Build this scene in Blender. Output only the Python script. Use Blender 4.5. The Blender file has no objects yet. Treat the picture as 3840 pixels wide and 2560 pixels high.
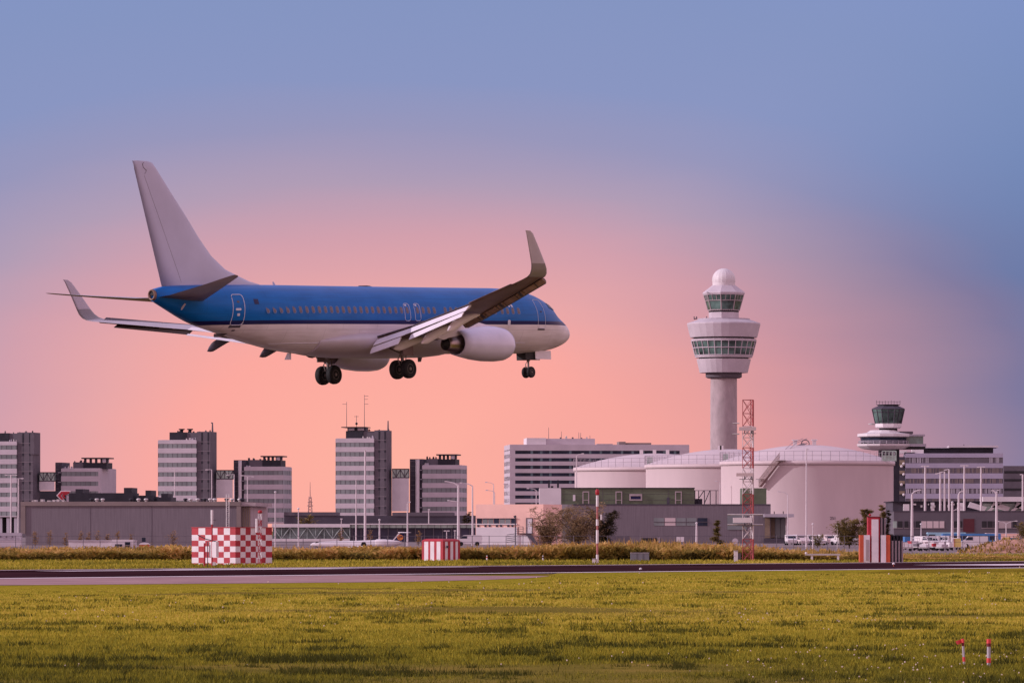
import bpy, math, random
import numpy as np
from mathutils import Matrix, Vector
random.seed(7)
rng = np.random.default_rng(11)
R = math.radians
SC = bpy.context.scene
COL = SC.collection

# ------------------------------------------------------------------ camera, sky, sun, exposure
F = 19200.0          # focal length in photo pixels (180 mm on a 36 mm frame 3840 px wide)
HC = 2.4             # camera height
HY = 1990.0          # horizon row in the photo
cam = bpy.data.cameras.new('camera')
cam_o = bpy.data.objects.new('camera', cam)
COL.objects.link(cam_o)
cam_o.location = (0, 0, HC)
cam_o.rotation_euler = (R(90), 0, 0)
cam.sensor_width = 36
cam.lens = 36 * F / 3840
cam.shift_y = (HY - 1280) / 3840
cam.clip_start = 1
cam.clip_end = 60000
SC.camera = cam_o
SC.view_settings.view_transform = 'Standard'
SC.view_settings.look = 'None'
SC.view_settings.exposure = 0
SC.view_settings.gamma = 1

SUN_EL, SUN_FRONT = 20.0, 8.0     # elevation; degrees the sun stands towards the camera from due left
sv = Vector((-math.cos(R(SUN_EL)) * math.cos(R(SUN_FRONT)), -math.cos(R(SUN_EL)) * math.sin(R(SUN_FRONT)), math.sin(R(SUN_EL))))
sun = bpy.data.lights.new('sun', 'SUN')
sun.energy = 2.8
sun.angle = R(0.5)
sun.color = (1.0, 0.90, 0.97)
sun_o = bpy.data.objects.new('sun', sun)
COL.objects.link(sun_o)
sun_o.rotation_euler = sv.to_track_quat('Z', 'Y').to_euler()
sun_o.location = sv * 400


def lin(c):
    c = c / 255.0
    return c / 12.92 if c <= 0.04045 else ((c + 0.055) / 1.055) ** 2.4


def rgb(r, g, b):
    return (lin(r), lin(g), lin(b), 1)


def ramp(nt, stops, inter='LINEAR'):
    n = nt.nodes.new('ShaderNodeValToRGB')
    e = n.color_ramp.elements
    n.color_ramp.interpolation = inter
    e[0].position, e[0].color = stops[0]
    e[1].position, e[1].color = stops[-1]
    for p, c in stops[1:-1]:
        k = e.new(p)
        k.color = c
    return n


def make_world():
    w = bpy.data.worlds.new('World')
    SC.world = w
    w.use_nodes = True
    nt = w.node_tree
    nt.nodes.clear()
    L = nt.links.new

    def m(op, a, b=None, c=None, clamp=False):
        n = nt.nodes.new('ShaderNodeMath')
        n.operation = op
        n.use_clamp = clamp
        for i, v in enumerate((a, b, c)):
            if v is None:
                continue
            if isinstance(v, (int, float)):
                n.inputs[i].default_value = v
            else:
                L(v, n.inputs[i])
        return n.outputs[0]

    def mix(f, a, b, kind='MIX'):
        n = nt.nodes.new('ShaderNodeMix')
        n.data_type = 'RGBA'
        n.blend_type = kind
        for s, v in ((n.inputs[0], f), (n.inputs[6], a), (n.inputs[7], b)):
            if isinstance(v, (int, float, tuple)):
                s.default_value = v
            else:
                L(v, s)
        return n.outputs[2]
    tc = nt.nodes.new('ShaderNodeTexCoord')
    sp = nt.nodes.new('ShaderNodeSeparateXYZ')
    L(tc.outputs['Generated'], sp.inputs[0])
    x, y, z = sp.outputs
    az = m('ARCTAN2', x, y)
    el = m('ARCSINE', z)
    # sunset glow: an elliptical patch of pink low over the skyline, fading to blue
    def dist(az0, el0, a, b):
        da = m('DIVIDE', m('SUBTRACT', az, az0), a)
        de = m('DIVIDE', m('SUBTRACT', el, el0), b)
        return m('POWER', m('ADD', m('POWER', m('ABSOLUTE', da), 2.5), m('POWER', m('ABSOLUTE', de), 2.5)), 0.4)
    nz = nt.nodes.new('ShaderNodeTexNoise')
    mp = nt.nodes.new('ShaderNodeMapping')
    mp.inputs['Scale'].default_value = (9, 9, 60)
    L(tc.outputs['Generated'], mp.inputs[0])
    L(mp.outputs[0], nz.inputs['Vector'])
    nz.inputs['Scale'].default_value = 1.0
    nz.inputs['Detail'].default_value = 4
    wob = m('MULTIPLY', m('SUBTRACT', nz.outputs[0], 0.5), 0.16)
    d = m('ADD', dist(-0.0219, 0.0125, 0.0860, 0.0469), wob)
    t = m('DIVIDE', d, 2.6, clamp=True)
    S = lambda v: v / 2.6
    glow = ramp(nt, [(0.0, rgb(254, 177, 160)), (S(.5), rgb(252, 169, 160)), (S(.72), rgb(233, 167, 168)), (S(.94), rgb(211, 160, 173)),
                     (S(1.17), rgb(177, 157, 182)), (S(1.39), rgb(152, 151, 188)), (S(1.6), rgb(138, 150, 194)), (S(1.94), rgb(133, 149, 194)), (1.0, rgb(127, 148, 202))])
    L(t, glow.inputs[0])
    # right of the glow the sky is a duller mauve and then a greener blue
    S3 = lambda v: v / 2.6
    glow2 = ramp(nt, [(0.0, rgb(254, 175, 160)), (S3(.45), rgb(246, 166, 158)), (S3(.63), rgb(233, 160, 158)), (S3(.83), rgb(205, 149, 160)), (S3(.97), rgb(177, 139, 158)), (S3(1.09), rgb(152, 130, 156)),
                      (S3(1.20), rgb(128, 121, 157)), (S3(1.32), rgb(109, 122, 166)), (S3(1.6), rgb(102, 129, 177)), (S3(2.0), rgb(104, 134, 183)), (1.0, rgb(131, 148, 197))])
    t2 = m('DIVIDE', m('ADD', dist(-0.0219, 0.0125, 0.1050, 0.0469), wob), 2.6, clamp=True)
    L(t2, glow2.inputs[0])
    kr = nt.nodes.new('ShaderNodeMapRange')
    kr.interpolation_type = 'SMOOTHSTEP'
    kr.inputs['From Min'].default_value = 0.28
    kr.inputs['From Max'].default_value = 0.62
    sx = m('MAXIMUM', m('DIVIDE', m('ADD', az, 0.0219), 0.1050), 0.0)
    sy = m('ABSOLUTE', m('DIVIDE', m('SUBTRACT', el, 0.0125), 0.0469))
    L(m('DIVIDE', sx, m('ADD', m('ADD', sx, sy), 0.05)), kr.inputs['Value'])
    front = mix(kr.outputs[0], glow.outputs[0], glow2.outputs[0])
    # the rest of the dome
    fw = m('ARCCOSINE', m('MINIMUM', m('MAXIMUM', y, -1.0), 1.0))
    k = nt.nodes.new('ShaderNodeMapRange')
    k.interpolation_type = 'SMOOTHSTEP'
    k.inputs['From Min'].default_value = 0.16
    k.inputs['From Max'].default_value = 0.75
    L(fw, k.inputs['Value'])
    dome = ramp(nt, [(0.0, (1.24, 0.72, 0.78, 1)), (0.18, (1.12, 0.72, 0.85, 1)), (0.5, (0.68, 0.57, 0.80, 1)), (1.0, (0.42, 0.43, 0.68, 1))])
    L(m('DIVIDE', el, 1.5708, clamp=True), dome.inputs[0])
    sky = nt.nodes.new('ShaderNodeTexSky')
    sky.sky_type = 'NISHITA'
    sky.sun_disc = False
    sky.sun_elevation = R(SUN_EL)
    sky.sun_rotation = math.atan2(sv.x, sv.y)
    sky.dust_density = 2.0
    skys = mix(1.0, sky.outputs[0], (0.05, 0.05, 0.05, 1), 'MULTIPLY')
    dome2 = mix(0.1, dome.outputs[0], skys)
    c = mix(k.outputs[0], front, dome2)
    bg = nt.nodes.new('ShaderNodeBackground')
    out = nt.nodes.new('ShaderNodeOutputWorld')
    L(c, bg.inputs[0])
    bg.inputs[1].default_value = 1.0
    L(bg.outputs[0], out.inputs[0])


make_world()

# ------------------------------------------------------------------ helpers


def at(px, py, d):
    return Vector(((px - 1920) * d / F, d, HC + (HY - py) * d / F))


def gd(py):                      # distance of a ground point seen at row py
    return HC * F / (py - HY)


class MB:
    def __init__(s):
        s.v, s.f, s.m, s.s = [], [], [], []

    def add(s, vs, fs, mat=0, smooth=False):
        o = len(s.v)
        s.v += [tuple(p) for p in vs]
        for f in fs:
            s.f.append(tuple(i + o for i in f))
            s.m.append(mat)
            s.s.append(smooth)

    def box(s, x0, x1, y0, y1, z0, z1, mat=0):
        v = [(x, y, z) for z in (z0, z1) for y in (y0, y1) for x in (x0, x1)]
        s.add(v, [(0, 2, 3, 1), (4, 5, 7, 6), (0, 1, 5, 4), (2, 6, 7, 3), (0, 4, 6, 2), (1, 3, 7, 5)], mat)
        return s

    def prism(s, pts, z0, z1, mat=0, smooth=False):    # pts counter-clockwise seen from above
        n = len(pts)
        v = [(p[0], p[1], z0) for p in pts] + [(p[0], p[1], z1) for p in pts]
        s.add(v, [(i, (i + 1) % n, n + (i + 1) % n, n + i) for i in range(n)], mat, smooth)
        s.add(v, [tuple(range(n))[::-1], tuple(range(n, 2 * n))], mat)
        return s

    def extrude(s, pts, y0, y1, mat=0):                # polygon in x,z pushed along y
        n = len(pts)
        v = [(p[0], y0, p[1]) for p in pts] + [(p[0], y1, p[1]) for p in pts]
        s.add(v, [(i, (i + 1) % n, n + (i + 1) % n, n + i) for i in range(n)] + [tuple(range(n))[::-1], tuple(range(n, 2 * n))], mat)
        return s

    def lathe(s, prof, n=32, cx=0, cy=0, mat=0, smooth=True, cap=True, ph=0.0):
        v = []
        for r, z in prof:
            for i in range(n):
                a = 2 * math.pi * i / n + ph
                v.append((cx + r * math.cos(a), cy + r * math.sin(a), z))
        k = len(prof)
        s.add(v, [(j * n + i, j * n + (i + 1) % n, (j + 1) * n + (i + 1) % n, (j + 1) * n + i) for j in range(k - 1) for i in range(n)], mat, smooth)
        if cap:
            s.add(v, [tuple(range(n))[::-1], tuple(range((k - 1) * n, k * n))], mat)
        return s

    def loft(s, rings, mat=0, smooth=True, cap=True, matf=None):
        n = len(rings[0])
        v = [p for r in rings for p in r]
        fs = [(j * n + i, j * n + (i + 1) % n, (j + 1) * n + (i + 1) % n, (j + 1) * n + i) for j in range(len(rings) - 1) for i in range(n)]
        if matf:
            for f in fs:
                c = [sum(v[i][k] for i in f) / 4 for k in range(3)]
                s.add([v[i] for i in f], [(0, 1, 2, 3)], matf(c), smooth)
        else:
            s.add(v, fs, mat, smooth)
        if cap:
            s.add(v, [tuple(range(n))[::-1], tuple(range((len(rings) - 1) * n, len(rings) * n))], mat)
        return s

    def tube(s, path, r, n=6, mat=0, smooth=True):
        P = [Vector(p) for p in path]
        rr = r if isinstance(r, (list, tuple)) else [r] * len(P)
        rings = []
        for i, p in enumerate(P):
            t = (P[min(i + 1, len(P) - 1)] - P[max(i - 1, 0)]).normalized()
            up = Vector((0, 0, 1)) if abs(t.z) < 0.9 else Vector((1, 0, 0))
            a = t.cross(up).normalized()
            b = t.cross(a).normalized()
            rings.append([tuple(p + (a * math.cos(2 * math.pi * k / n) + b * math.sin(2 * math.pi * k / n)) * rr[i]) for k in range(n)])
        return s.loft(rings, mat, smooth)

    def ball(s, c, r, n=10, m=6, mat=0, sz=1.0):
        prof = [(max(1e-3, r * math.sin(math.pi * j / m)), c[2] - r * sz * math.cos(math.pi * j / m)) for j in range(m + 1)]
        return s.lathe(prof, n, c[0], c[1], mat)

    def build(s, name, mats, parent=None, loc=None, rot=None):
        me = bpy.data.meshes.new(name)
        me.from_pydata(s.v, [], s.f)
        if not isinstance(mats, (list, tuple)):
            mats = [mats]
        for m in mats:
            me.materials.append(m)
        me.polygons.foreach_set('material_index', s.m)
        me.polygons.foreach_set('use_smooth', s.s)
        me.update()
        o = bpy.data.objects.new(name, me)
        COL.objects.link(o)
        if loc is not None:
            o.location = loc
        if rot is not None:
            o.rotation_euler = rot
        if parent is not None:
            o.parent = parent
        return o


def tag(o, label=None, cat=None, group=None, kind=None):
    if label:
        o['label'] = label
    if cat:
        o['category'] = cat
    if group:
        o['group'] = group
    if kind:
        o['kind'] = kind
    return o


def thing(name, label, cat, loc=(0, 0, 0), rz=0.0, group=None):
    o = bpy.data.objects.new(name, None)
    COL.objects.link(o)
    o.location = loc
    o.rotation_euler = (0, 0, rz)
    o.empty_display_size = 0.5
    return tag(o, label, cat, group)


def copy_tree(o, parent=None):
    c = o.copy()
    COL.objects.link(c)
    if parent is not None:
        c.parent = parent
    for ch in list(o.children):
        copy_tree(ch, c)
    return c


def mat(name, col, rough=0.7, var=0.10, scale=0.5, metal=0.0, bump=0.0, spec=0.3, detail=5, stretch=None, coat=0.0, var2=None):
    m = bpy.data.materials.new(name)
    m.use_nodes = True
    nt = m.node_tree
    b = nt.nodes['Principled BSDF']
    L = nt.links.new
    tc = nt.nodes.new('ShaderNodeTexCoord')
    src = tc.outputs['Object']
    if stretch:
        mp = nt.nodes.new('ShaderNodeMapping')
        mp.inputs['Scale'].default_value = stretch
        L(src, mp.inputs[0])
        src = mp.outputs[0]
    nz = nt.nodes.new('ShaderNodeTexNoise')
    nz.inputs['Scale'].default_value = scale
    nz.inputs['Detail'].default_value = detail
    nz.inputs['Roughness'].default_value = 0.6
    L(src, nz.inputs['Vector'])
    c = Vector(col[:3])
    lo = tuple(max(0, v * (1 - var * 1.6)) for v in c) + (1,)
    hi = tuple(min(1, v * (1 + var * 1.2)) for v in c) + (1,)
    if var2:
        lo = var2 + (1,)
    rp = ramp(nt, [(0.3, lo), (0.7, hi)])
    L(nz.outputs[0], rp.inputs[0])
    L(rp.outputs[0], b.inputs['Base Color'])
    b.inputs['Roughness'].default_value = rough
    b.inputs['Metallic'].default_value = metal
    b.inputs['Specular IOR Level'].default_value = spec
    b.inputs['Coat Weight'].default_value = coat
    b.inputs['Coat Roughness'].default_value = 0.12
    if bump:
        bp = nt.nodes.new('ShaderNodeBump')
        bp.inputs['Strength'].default_value = bump
        L(nz.outputs[0], bp.inputs['Height'])
        L(bp.outputs[0], b.inputs['Normal'])
    return m


def glass(name, col, rough=0.08, var=0.35, scale=0.25, stretch=None):
    m = mat(name, col, rough, var, scale, 0.0, 0.0, 0.8, 3, stretch)
    return m


M = dict(
    white=mat('white_paint', (.68, .62, .64), .5, .05, .3),
    cream=mat('cream_steel', (.62, .50, .505), .55, .05, .12, stretch=(1, 1, .25)),
    concrete=mat('concrete', (.41, .33, .34), .85, .12, .5, bump=.05, stretch=(1, 1, .4)),
    panel=mat('facade_panel', (.53, .46, .50), .6, .06, .2),
    panel2=mat('facade_panel_grey', (.42, .38, .43), .6, .07, .2),
    dark=mat('dark_cladding', (.07, .06, .08), .7, .12, .2),
    dark2=mat('dark_grey_cladding', (.125, .105, .125), .7, .1, .25),
    black=mat('black_metal', (.022, .02, .03), .6, .2, .6),
    slot=mat('deep_shadow_gap_lining', (.03, .026, .03), .8, .1, .5),
    ware=mat('warehouse_cladding', (.185, .155, .175), .75, .10, .8, stretch=(6, 6, .3)),
    brownp=mat('brown_parapet', (.23, .18, .17), .7, .1, .3),
    greenp=mat('green_panel', (.125, .15, .095), .5, .15, .35),
    rail=mat('grey_rail', (.30, .25, .28), .5, .1, 2),
    steel=mat('galvanised_steel', (.55, .50, .50), .45, .1, 1.5, metal=.2),
    pole=mat('painted_pole', (.62, .54, .56), .5, .08, 1),
    red=mat('red_paint', (.40, .024, .04), .5, .12, 1.2),
    orange=mat('orange_paint', (.55, .10, .045), .5, .10, 1.2),
    redw=mat('white_marking_paint', (.72, .66, .69), .5, .07, 1.0),
    bandg=mat('facade_glass', (.23, .245, .25), .35, .25, .12, spec=.2, stretch=(1, 1, .3)),
    bandd=mat('dark_facade_glass', (.022, .028, .05), .35, .4, .3, spec=.2, stretch=(1, 1, .2)),
    tglass=glass('green_tower_glass', (.075, .125, .11), .15, .75, .22),
    gglass=glass('green_glass', (.33, .43, .38), .15, .25, .3),
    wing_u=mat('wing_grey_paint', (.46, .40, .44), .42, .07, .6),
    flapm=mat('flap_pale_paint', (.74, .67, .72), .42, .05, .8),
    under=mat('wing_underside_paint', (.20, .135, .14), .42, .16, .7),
    rubber=mat('tyre_rubber', (.012, .011, .013), .75, .2, 6),
    rim=mat('wheel_rim', (.16, .135, .13), .45, .12, 4, metal=.5),
    geark=mat('gear_strut_paint', (.20, .16, .15), .45, .3, 5),
    nickel=mat('exhaust_metal', (.30, .235, .22), .36, .25, 1.5, metal=1.0),
    soot=mat('sooty_metal', (.018, .015, .016), .6, .2, 2),
    nacelle=mat('nacelle_paint', (.64, .60, .74), .3, .05, .8, coat=.3),
    finp=mat('fin_paint', (.46, .45, .58), .38, .05, .35),
    wl_dark=mat('winglet_grey', (.24, .21, .22), .4, .06, .8),
    outline=mat('door_outline_paint', (.60, .58, .68), .5, .05, 2),
    winglass=mat('cabin_window_glass', (.115, .095, .12), .25, .25, 3),
    cockglass=mat('cockpit_glass', (.05, .07, .09), .08, .3, 2),
    navy=mat('navy_paint', (.010, .012, .075), .35, .1, 1),
    bluev=mat('blue_vehicle_paint', (.06, .20, .46), .45, .1, 1),
    lblue=mat('pale_blue_paint', (.30, .50, .62), .5, .1, 1),
    yellow=mat('yellow_sign_paint', (.62, .46, .16), .5, .1, 1),
    pinkw=mat('peach_render', (.95, .59, .49), .8, .06, .3),
    soil=mat('bare_soil', (.44, .235, .18), .95, .3, 1.1, bump=.6, var2=(.20, .12, .06)),
    wood=mat('brown_cladding', (.25, .19, .14), .7, .2, .5),
)

# ------------------------------------------------------------------ ground, runway, paths
def vnoise(x, y, seed=0):
    g = np.random.default_rng(seed).random((256, 256))
    xi, yi = np.floor(x).astype(int), np.floor(y).astype(int)
    fx, fy = x - xi, y - yi
    fx, fy = fx * fx * (3 - 2 * fx), fy * fy * (3 - 2 * fy)
    a, b = g[xi % 256, yi % 256], g[(xi + 1) % 256, yi % 256]
    c, d = g[xi % 256, (yi + 1) % 256], g[(xi + 1) % 256, (yi + 1) % 256]
    return (a * (1 - fx) + b * fx) * (1 - fy) + (c * (1 - fx) + d * fx) * fy


def fbm(x, y, s, seed, oct=4):
    r, a, t = 0, 1, 0
    for k in range(oct):
        r = r + a * vnoise(x * s * 2 ** k + 31 * k, y * s * 2 ** k + 17 * k, seed + k)
        t += a
        a *= .55
    return r / t


def grass_mat(name, stops, scale, bump=.6, attr=None):
    m = bpy.data.materials.new(name)
    m.use_nodes = True
    nt = m.node_tree
    b = nt.nodes['Principled BSDF']
    L = nt.links.new
    if attr:
        a = nt.nodes.new('ShaderNodeAttribute')
        a.attribute_name = attr
        fac = a.outputs['Fac']
    else:
        tc = nt.nodes.new('ShaderNodeTexCoord')
        nz = nt.nodes.new('ShaderNodeTexNoise')
        nz.inputs['Scale'].default_value = scale
        nz.inputs['Detail'].default_value = 9
        nz.inputs['Roughness'].default_value = .7
        L(tc.outputs['Object'], nz.inputs['Vector'])
        fac = nz.outputs[0]
        bp = nt.nodes.new('ShaderNodeBump')
        bp.inputs['Strength'].default_value = bump
        bp.inputs['Distance'].default_value = .1
        n2 = nt.nodes.new('ShaderNodeTexNoise')
        n2.inputs['Scale'].default_value = 9
        n2.inputs['Detail'].default_value = 5
        L(tc.outputs['Object'], n2.inputs['Vector'])
        L(n2.outputs[0], bp.inputs['Height'])
        L(bp.outputs[0], b.inputs['Normal'])
    rp = ramp(nt, stops)
    L(fac, rp.inputs[0])
    L(rp.outputs[0], b.inputs['Base Color'])
    b.inputs['Roughness'].default_value = .8
    b.inputs['Specular IOR Level'].default_value = .15 if attr else 0.0
    b.inputs['Roughness'].default_value = .8 if attr else 1.0
    if attr:
        tr = nt.nodes.new('ShaderNodeBsdfTranslucent')
        L(rp.outputs[0], tr.inputs[0])
        mx = nt.nodes.new('ShaderNodeMixShader')
        mx.inputs[0].default_value = .4
        L(b.outputs[0], mx.inputs[1])
        L(tr.outputs[0], mx.inputs[2])
        L(mx.outputs[0], nt.nodes['Material Output'].inputs[0])
    return m


G_far = grass_mat('turf', [(.25, (.10, .085, .02, 1)), (.5, (.19, .15, .03, 1)), (.75, (.30, .20, .05, 1))], .35)
g = MB()
g.add([(-9000, -300, -.03), (9000, -300, -.03), (9000, 30000, -.03), (-9000, 30000, -.03)], [(0, 1, 2, 3)])
tag(g.build('ground', G_far), kind='structure')

# runway: heading 51.8 degrees right of the picture plane, along direction RD
RD = Vector((math.cos(R(51.8)), math.sin(R(51.8)), 0))
RN = Vector((-RD.y, RD.x, 0))
P0 = at(1390, 2154, gd(2154))
P0.z = 0


def strip(name, a0, a1, l0, l1, z, m, kind='structure'):
    s = MB()
    n = 40
    v = []
    for i in range(n + 1):
        t = l0 + (l1 - l0) * i / n
        for a in (a0, a1):
            p = P0 + RD * t + RN * a
            v.append((p.x, p.y, z))
    s.add(v, [(2 * i, 2 * i + 2, 2 * i + 3, 2 * i + 1) for i in range(n)])
    return tag(s.build(name, m), kind=kind)


asph = mat('dark_asphalt', (.044, .018, .023), 1.0, .3, .12, bump=.1, spec=0.0)
asph2 = mat('worn_concrete', (.36, .22, .22), .95, .16, .25, bump=.1, spec=.05)
line = mat('runway_white_line', (.80, .68, .70), .7, .12, .6)
runway = strip('runway', 0, 38, -900, 3000, .02, asph)
strip('runway_edge_line_near', -1.5, .5, -900, 3000, .026, line)
strip('runway_edge_line_far', 36.2, 37.1, -900, 3000, .026, line)
strip('runway_threshold_marking', 13, 20.5, 84, 112, .026, line)
strip('runway_threshold_marking', 28.2, 31, 6, 33, .026, line)
strip('runway_threshold_marking', 32, 34.2, 20, 50, .026, line)
strip('runway_shoulder_far', 38, 39.6, -900, 3000, .016, asph2)
# grey concrete taxiway stub on the near side, its end rounded off
tw = MB()
pts = [(-500, 2203), (0, 2194), (500, 2190), (1000, 2186), (1500, 2181), (1800, 2174), (1980, 2167), (2060, 2160)]
vv = [at(px, py, gd(py)) for px, py in pts]
bk = []
for p in vv:
    t = (p - P0).dot(RD)
    q = P0 + RD * t + RN * .2
    bk.append(q)
s_ = [(p.x, p.y, .014) for p in vv] + [(q.x, q.y, .014) for q in bk]
n_ = len(pts)
tw.add(s_, [(i, i + 1, n_ + i + 1, n_ + i) for i in range(n_ - 1)])
tag(tw.build('taxiway', asph2), kind='structure')
# apron, road and yard surfaces far behind the reeds
yd = MB()
yd.add([(-400, 520, .0), (400, 520, .0), (400, 2300, .0), (-400, 2300, .0)], [(0, 1, 2, 3)])
tag(yd.build('apron', mat('apron_concrete', (.20, .15, .15), .9, .15, .05)), kind='structure')

# ---- meadow: rough ground with tufts
def mead_h(x, y):
    h = .30 * fbm(x, y, .045, 3, 2) + .13 * fbm(x, y, .22, 9, 2)
    return h - .21


def near_edge(x):                # depth of the near edge of the paved strip for a given x
    # runway near edge line
    t = (x - P0.x + .75 * RN.x) / RD.x
    yr = P0.y + RD.y * t - .75 * RN.y
    xs = np.array([p.x for p in vv])
    ys = np.array([p.y for p in vv])
    yt = np.interp(x, xs, ys, left=ys[0] - 20, right=1e4)
    return np.minimum(yr, yt)


nx, ny = 200, 330
xs = np.linspace(-66, 84, nx)
V, Fs = [], []
U = np.linspace(0, 1, ny)
X = np.repeat(xs[:, None], ny, 1)
Y1 = near_edge(xs) - .2
Y = 40 + (Y1[:, None] - 40) * (U[None, :] ** 1.25)
fade = np.clip((Y1[:, None] - Y) / 12.0, 0, 1)
Z = mead_h(X, Y) * fade + .004
V = np.stack([X, Y, Z], -1).reshape(-1, 3)
idx = np.arange(nx * ny).reshape(nx, ny)
Fs = np.stack([idx[:-1, :-1], idx[1:, :-1], idx[1:, 1:], idx[:-1, 1:]], -1).reshape(-1, 4)
me = bpy.data.meshes.new('meadow')
me.from_pydata(V.tolist(), [], Fs.tolist())
me.polygons.foreach_set('use_smooth', [True] * len(Fs))
G_near = grass_mat('meadow_turf', [(.2, (.15, .13, .014, 1)), (.5, (.30, .25, .024, 1)), (.8, (.46, .35, .04, 1))], .8, 1.0)
me.materials.append(G_near)
mo = bpy.data.objects.new('meadow', me)
COL.objects.link(mo)
tag(mo, kind='structure')


def blades(name, P, h, w, lean, tint, m, kind='stuff', label=None, cat=None, upright=1.0):
    """one mesh of narrow two-triangle leaves standing at P"""
    n = len(P)
    a = rng.random(n) * math.tau
    ca, sa = np.cos(a), np.sin(a)
    la = rng.random(n) * math.tau
    lr = lean * rng.random(n) * h
    base = P
    side = np.stack([ca * w, sa * w, 0 * w], 1)
    tip = base + np.stack([np.cos(la) * lr, np.sin(la) * lr, h * upright], 1)
    mid = (base * .45 + tip * .55) + np.stack([0 * h, 0 * h, .08 * h], 1)
    v = np.stack([base - side * .5, base + side * .5, mid + side * .42, mid - side * .42, tip], 1).reshape(-1, 3)
    i0 = np.arange(n) * 5
    q = np.stack([i0, i0 + 1, i0 + 2, i0 + 3], 1)
    t = np.stack([i0 + 3, i0 + 2, i0 + 4], 1)
    loops = np.concatenate([q.ravel(), t.ravel()])
    st = np.concatenate([np.arange(n) * 4, 4 * n + np.arange(n) * 3])
    me = bpy.data.meshes.new(name)
    me.vertices.add(len(v))
    me.vertices.foreach_set('co', v.ravel())
    me.loops.add(len(loops))
    me.loops.foreach_set('vertex_index', loops)
    me.polygons.add(2 * n)
    me.polygons.foreach_set('loop_start', st)
    me.update(calc_edges=True)
    at_ = me.attributes.new('tint', 'FLOAT', 'POINT')
    at_.data.foreach_set('value', np.repeat(tint, 5))
    me.materials.append(m)
    o = bpy.data.objects.new(name, me)
    COL.objects.link(o)
    if kind:
        o['kind'] = kind
    tag(o, label, cat)
    return o


BL = grass_mat('grass_blade', [(0., (.060, .062, .010, 1)), (.35, (.21, .195, .020, 1)), (.7, (.46, .375, .040, 1)), (1., (.70, .52, .11, 1))], 1, attr='tint')


def scatter_field(n, ymin, ymax_fn, xlo, xhi, seed):
    r = np.random.default_rng(seed)
    # density falls with distance squared, as many per picture area
    u = r.random(n)
    y = 1 / ((1 / ymin) * (1 - u) + (1 / 345.0) * u)
    px = xlo + (xhi - xlo) * r.random(n)
    x = px * y / F
    ok = y < ymax_fn(x) - .3
    return x[ok], y[ok]


x, y = scatter_field(290000, 62, near_edge, -3500, 3500, 5)
k = 5
tx = np.repeat(x, k) + rng.normal(0, .07, len(x) * k) * np.repeat(np.clip(y / 110, .7, 3), k)
ty = np.repeat(y, k) + rng.normal(0, .07, len(x) * k) * np.repeat(np.clip(y / 110, .7, 3), k)
edge = near_edge(tx) - .25
ok = ty < edge
tx, ty = tx[ok], ty[ok]
edge = edge[ok]
fd = np.clip((edge - ty) / 12, 0, 1)
tz = mead_h(tx, ty) * fd - .01
clump = .5 * fbm(tx, ty * .9, .42, 41) + .5 * fbm(tx, ty * .8, 1.3, 43)                 # long drifts of darker clover, with clump shade put into the tint
fine = fbm(tx, ty, .9, 55)
dark = np.clip((clump - .575) * 12, 0, 1)
long_dark = np.clip((135 - ty) / 55, 0, 1)             # nearest grass stands long and green, with vignette darkening put into its tint
tint = np.clip(.71 + .44 * (fine - .5) - .52 * dark - .50 * long_dark + rng.normal(0, .13, len(tx)), 0, 1)
hh = np.clip((edge - ty) / 60, .18, 1) * (.035 + .05 * rng.random(len(tx)) + .05 * (rng.random(len(tx)) > .96)) * (1 + .9 * dark + .35 * long_dark + .5 * np.clip(fine - .5, 0, 1))
ww = .014 * np.clip(ty / 80, 1, 4)
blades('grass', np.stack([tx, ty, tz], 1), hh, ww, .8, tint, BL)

# scattered clover flowers
r2 = np.random.default_rng(77)
fx, fy = scatter_field(3000, 78, near_edge, -3400, 3400, 8)
keep = (fbm(fx, fy * .5, .12, 71) + .25 * r2.random(len(fx))) > .74
fx, fy = fx[keep], fy[keep]
fz = mead_h(fx, fy) * np.clip((near_edge(fx) - fy) / 12, 0, 1)
fl = MB()
for a, b, c in zip(fx, fy, fz):
    q = .010 + .008 * random.random()
    zz = c + .06 + .05 * random.random()
    fl.ball((a, b, zz), q * max(1, b / 110), 5, 3)
tag(fl.build('meadow_flowers', mat('clover_flower', (.72, .58, .48), .8, .1, 3)), kind='stuff')

# grass beyond the runway (strip in front of the reeds)
def far_edge(x):
    t = (x - P0.x - 39.6 * RN.x) / RD.x
    return P0.y + RD.y * t + 39.6 * RN.y


n = 118000
px = rng.random(n) * 6200 - 3100
dd = 300 + rng.random(n) ** 1.3 * 240
x = px * dd / F
ok = dd > far_edge(x) + .5
x, dd = x[ok], dd[ok]
tint = np.clip(.50 + .9 * (fbm(x, dd * .4, .10, 91) - .5) + rng.normal(0, .16, len(x)), 0, 1)
blades('verge_grass', np.stack([x, dd, 0 * x - .02], 1), .08 + .14 * rng.random(len(x)), .06 + 0 * x, 1.2, tint, BL)

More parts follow.
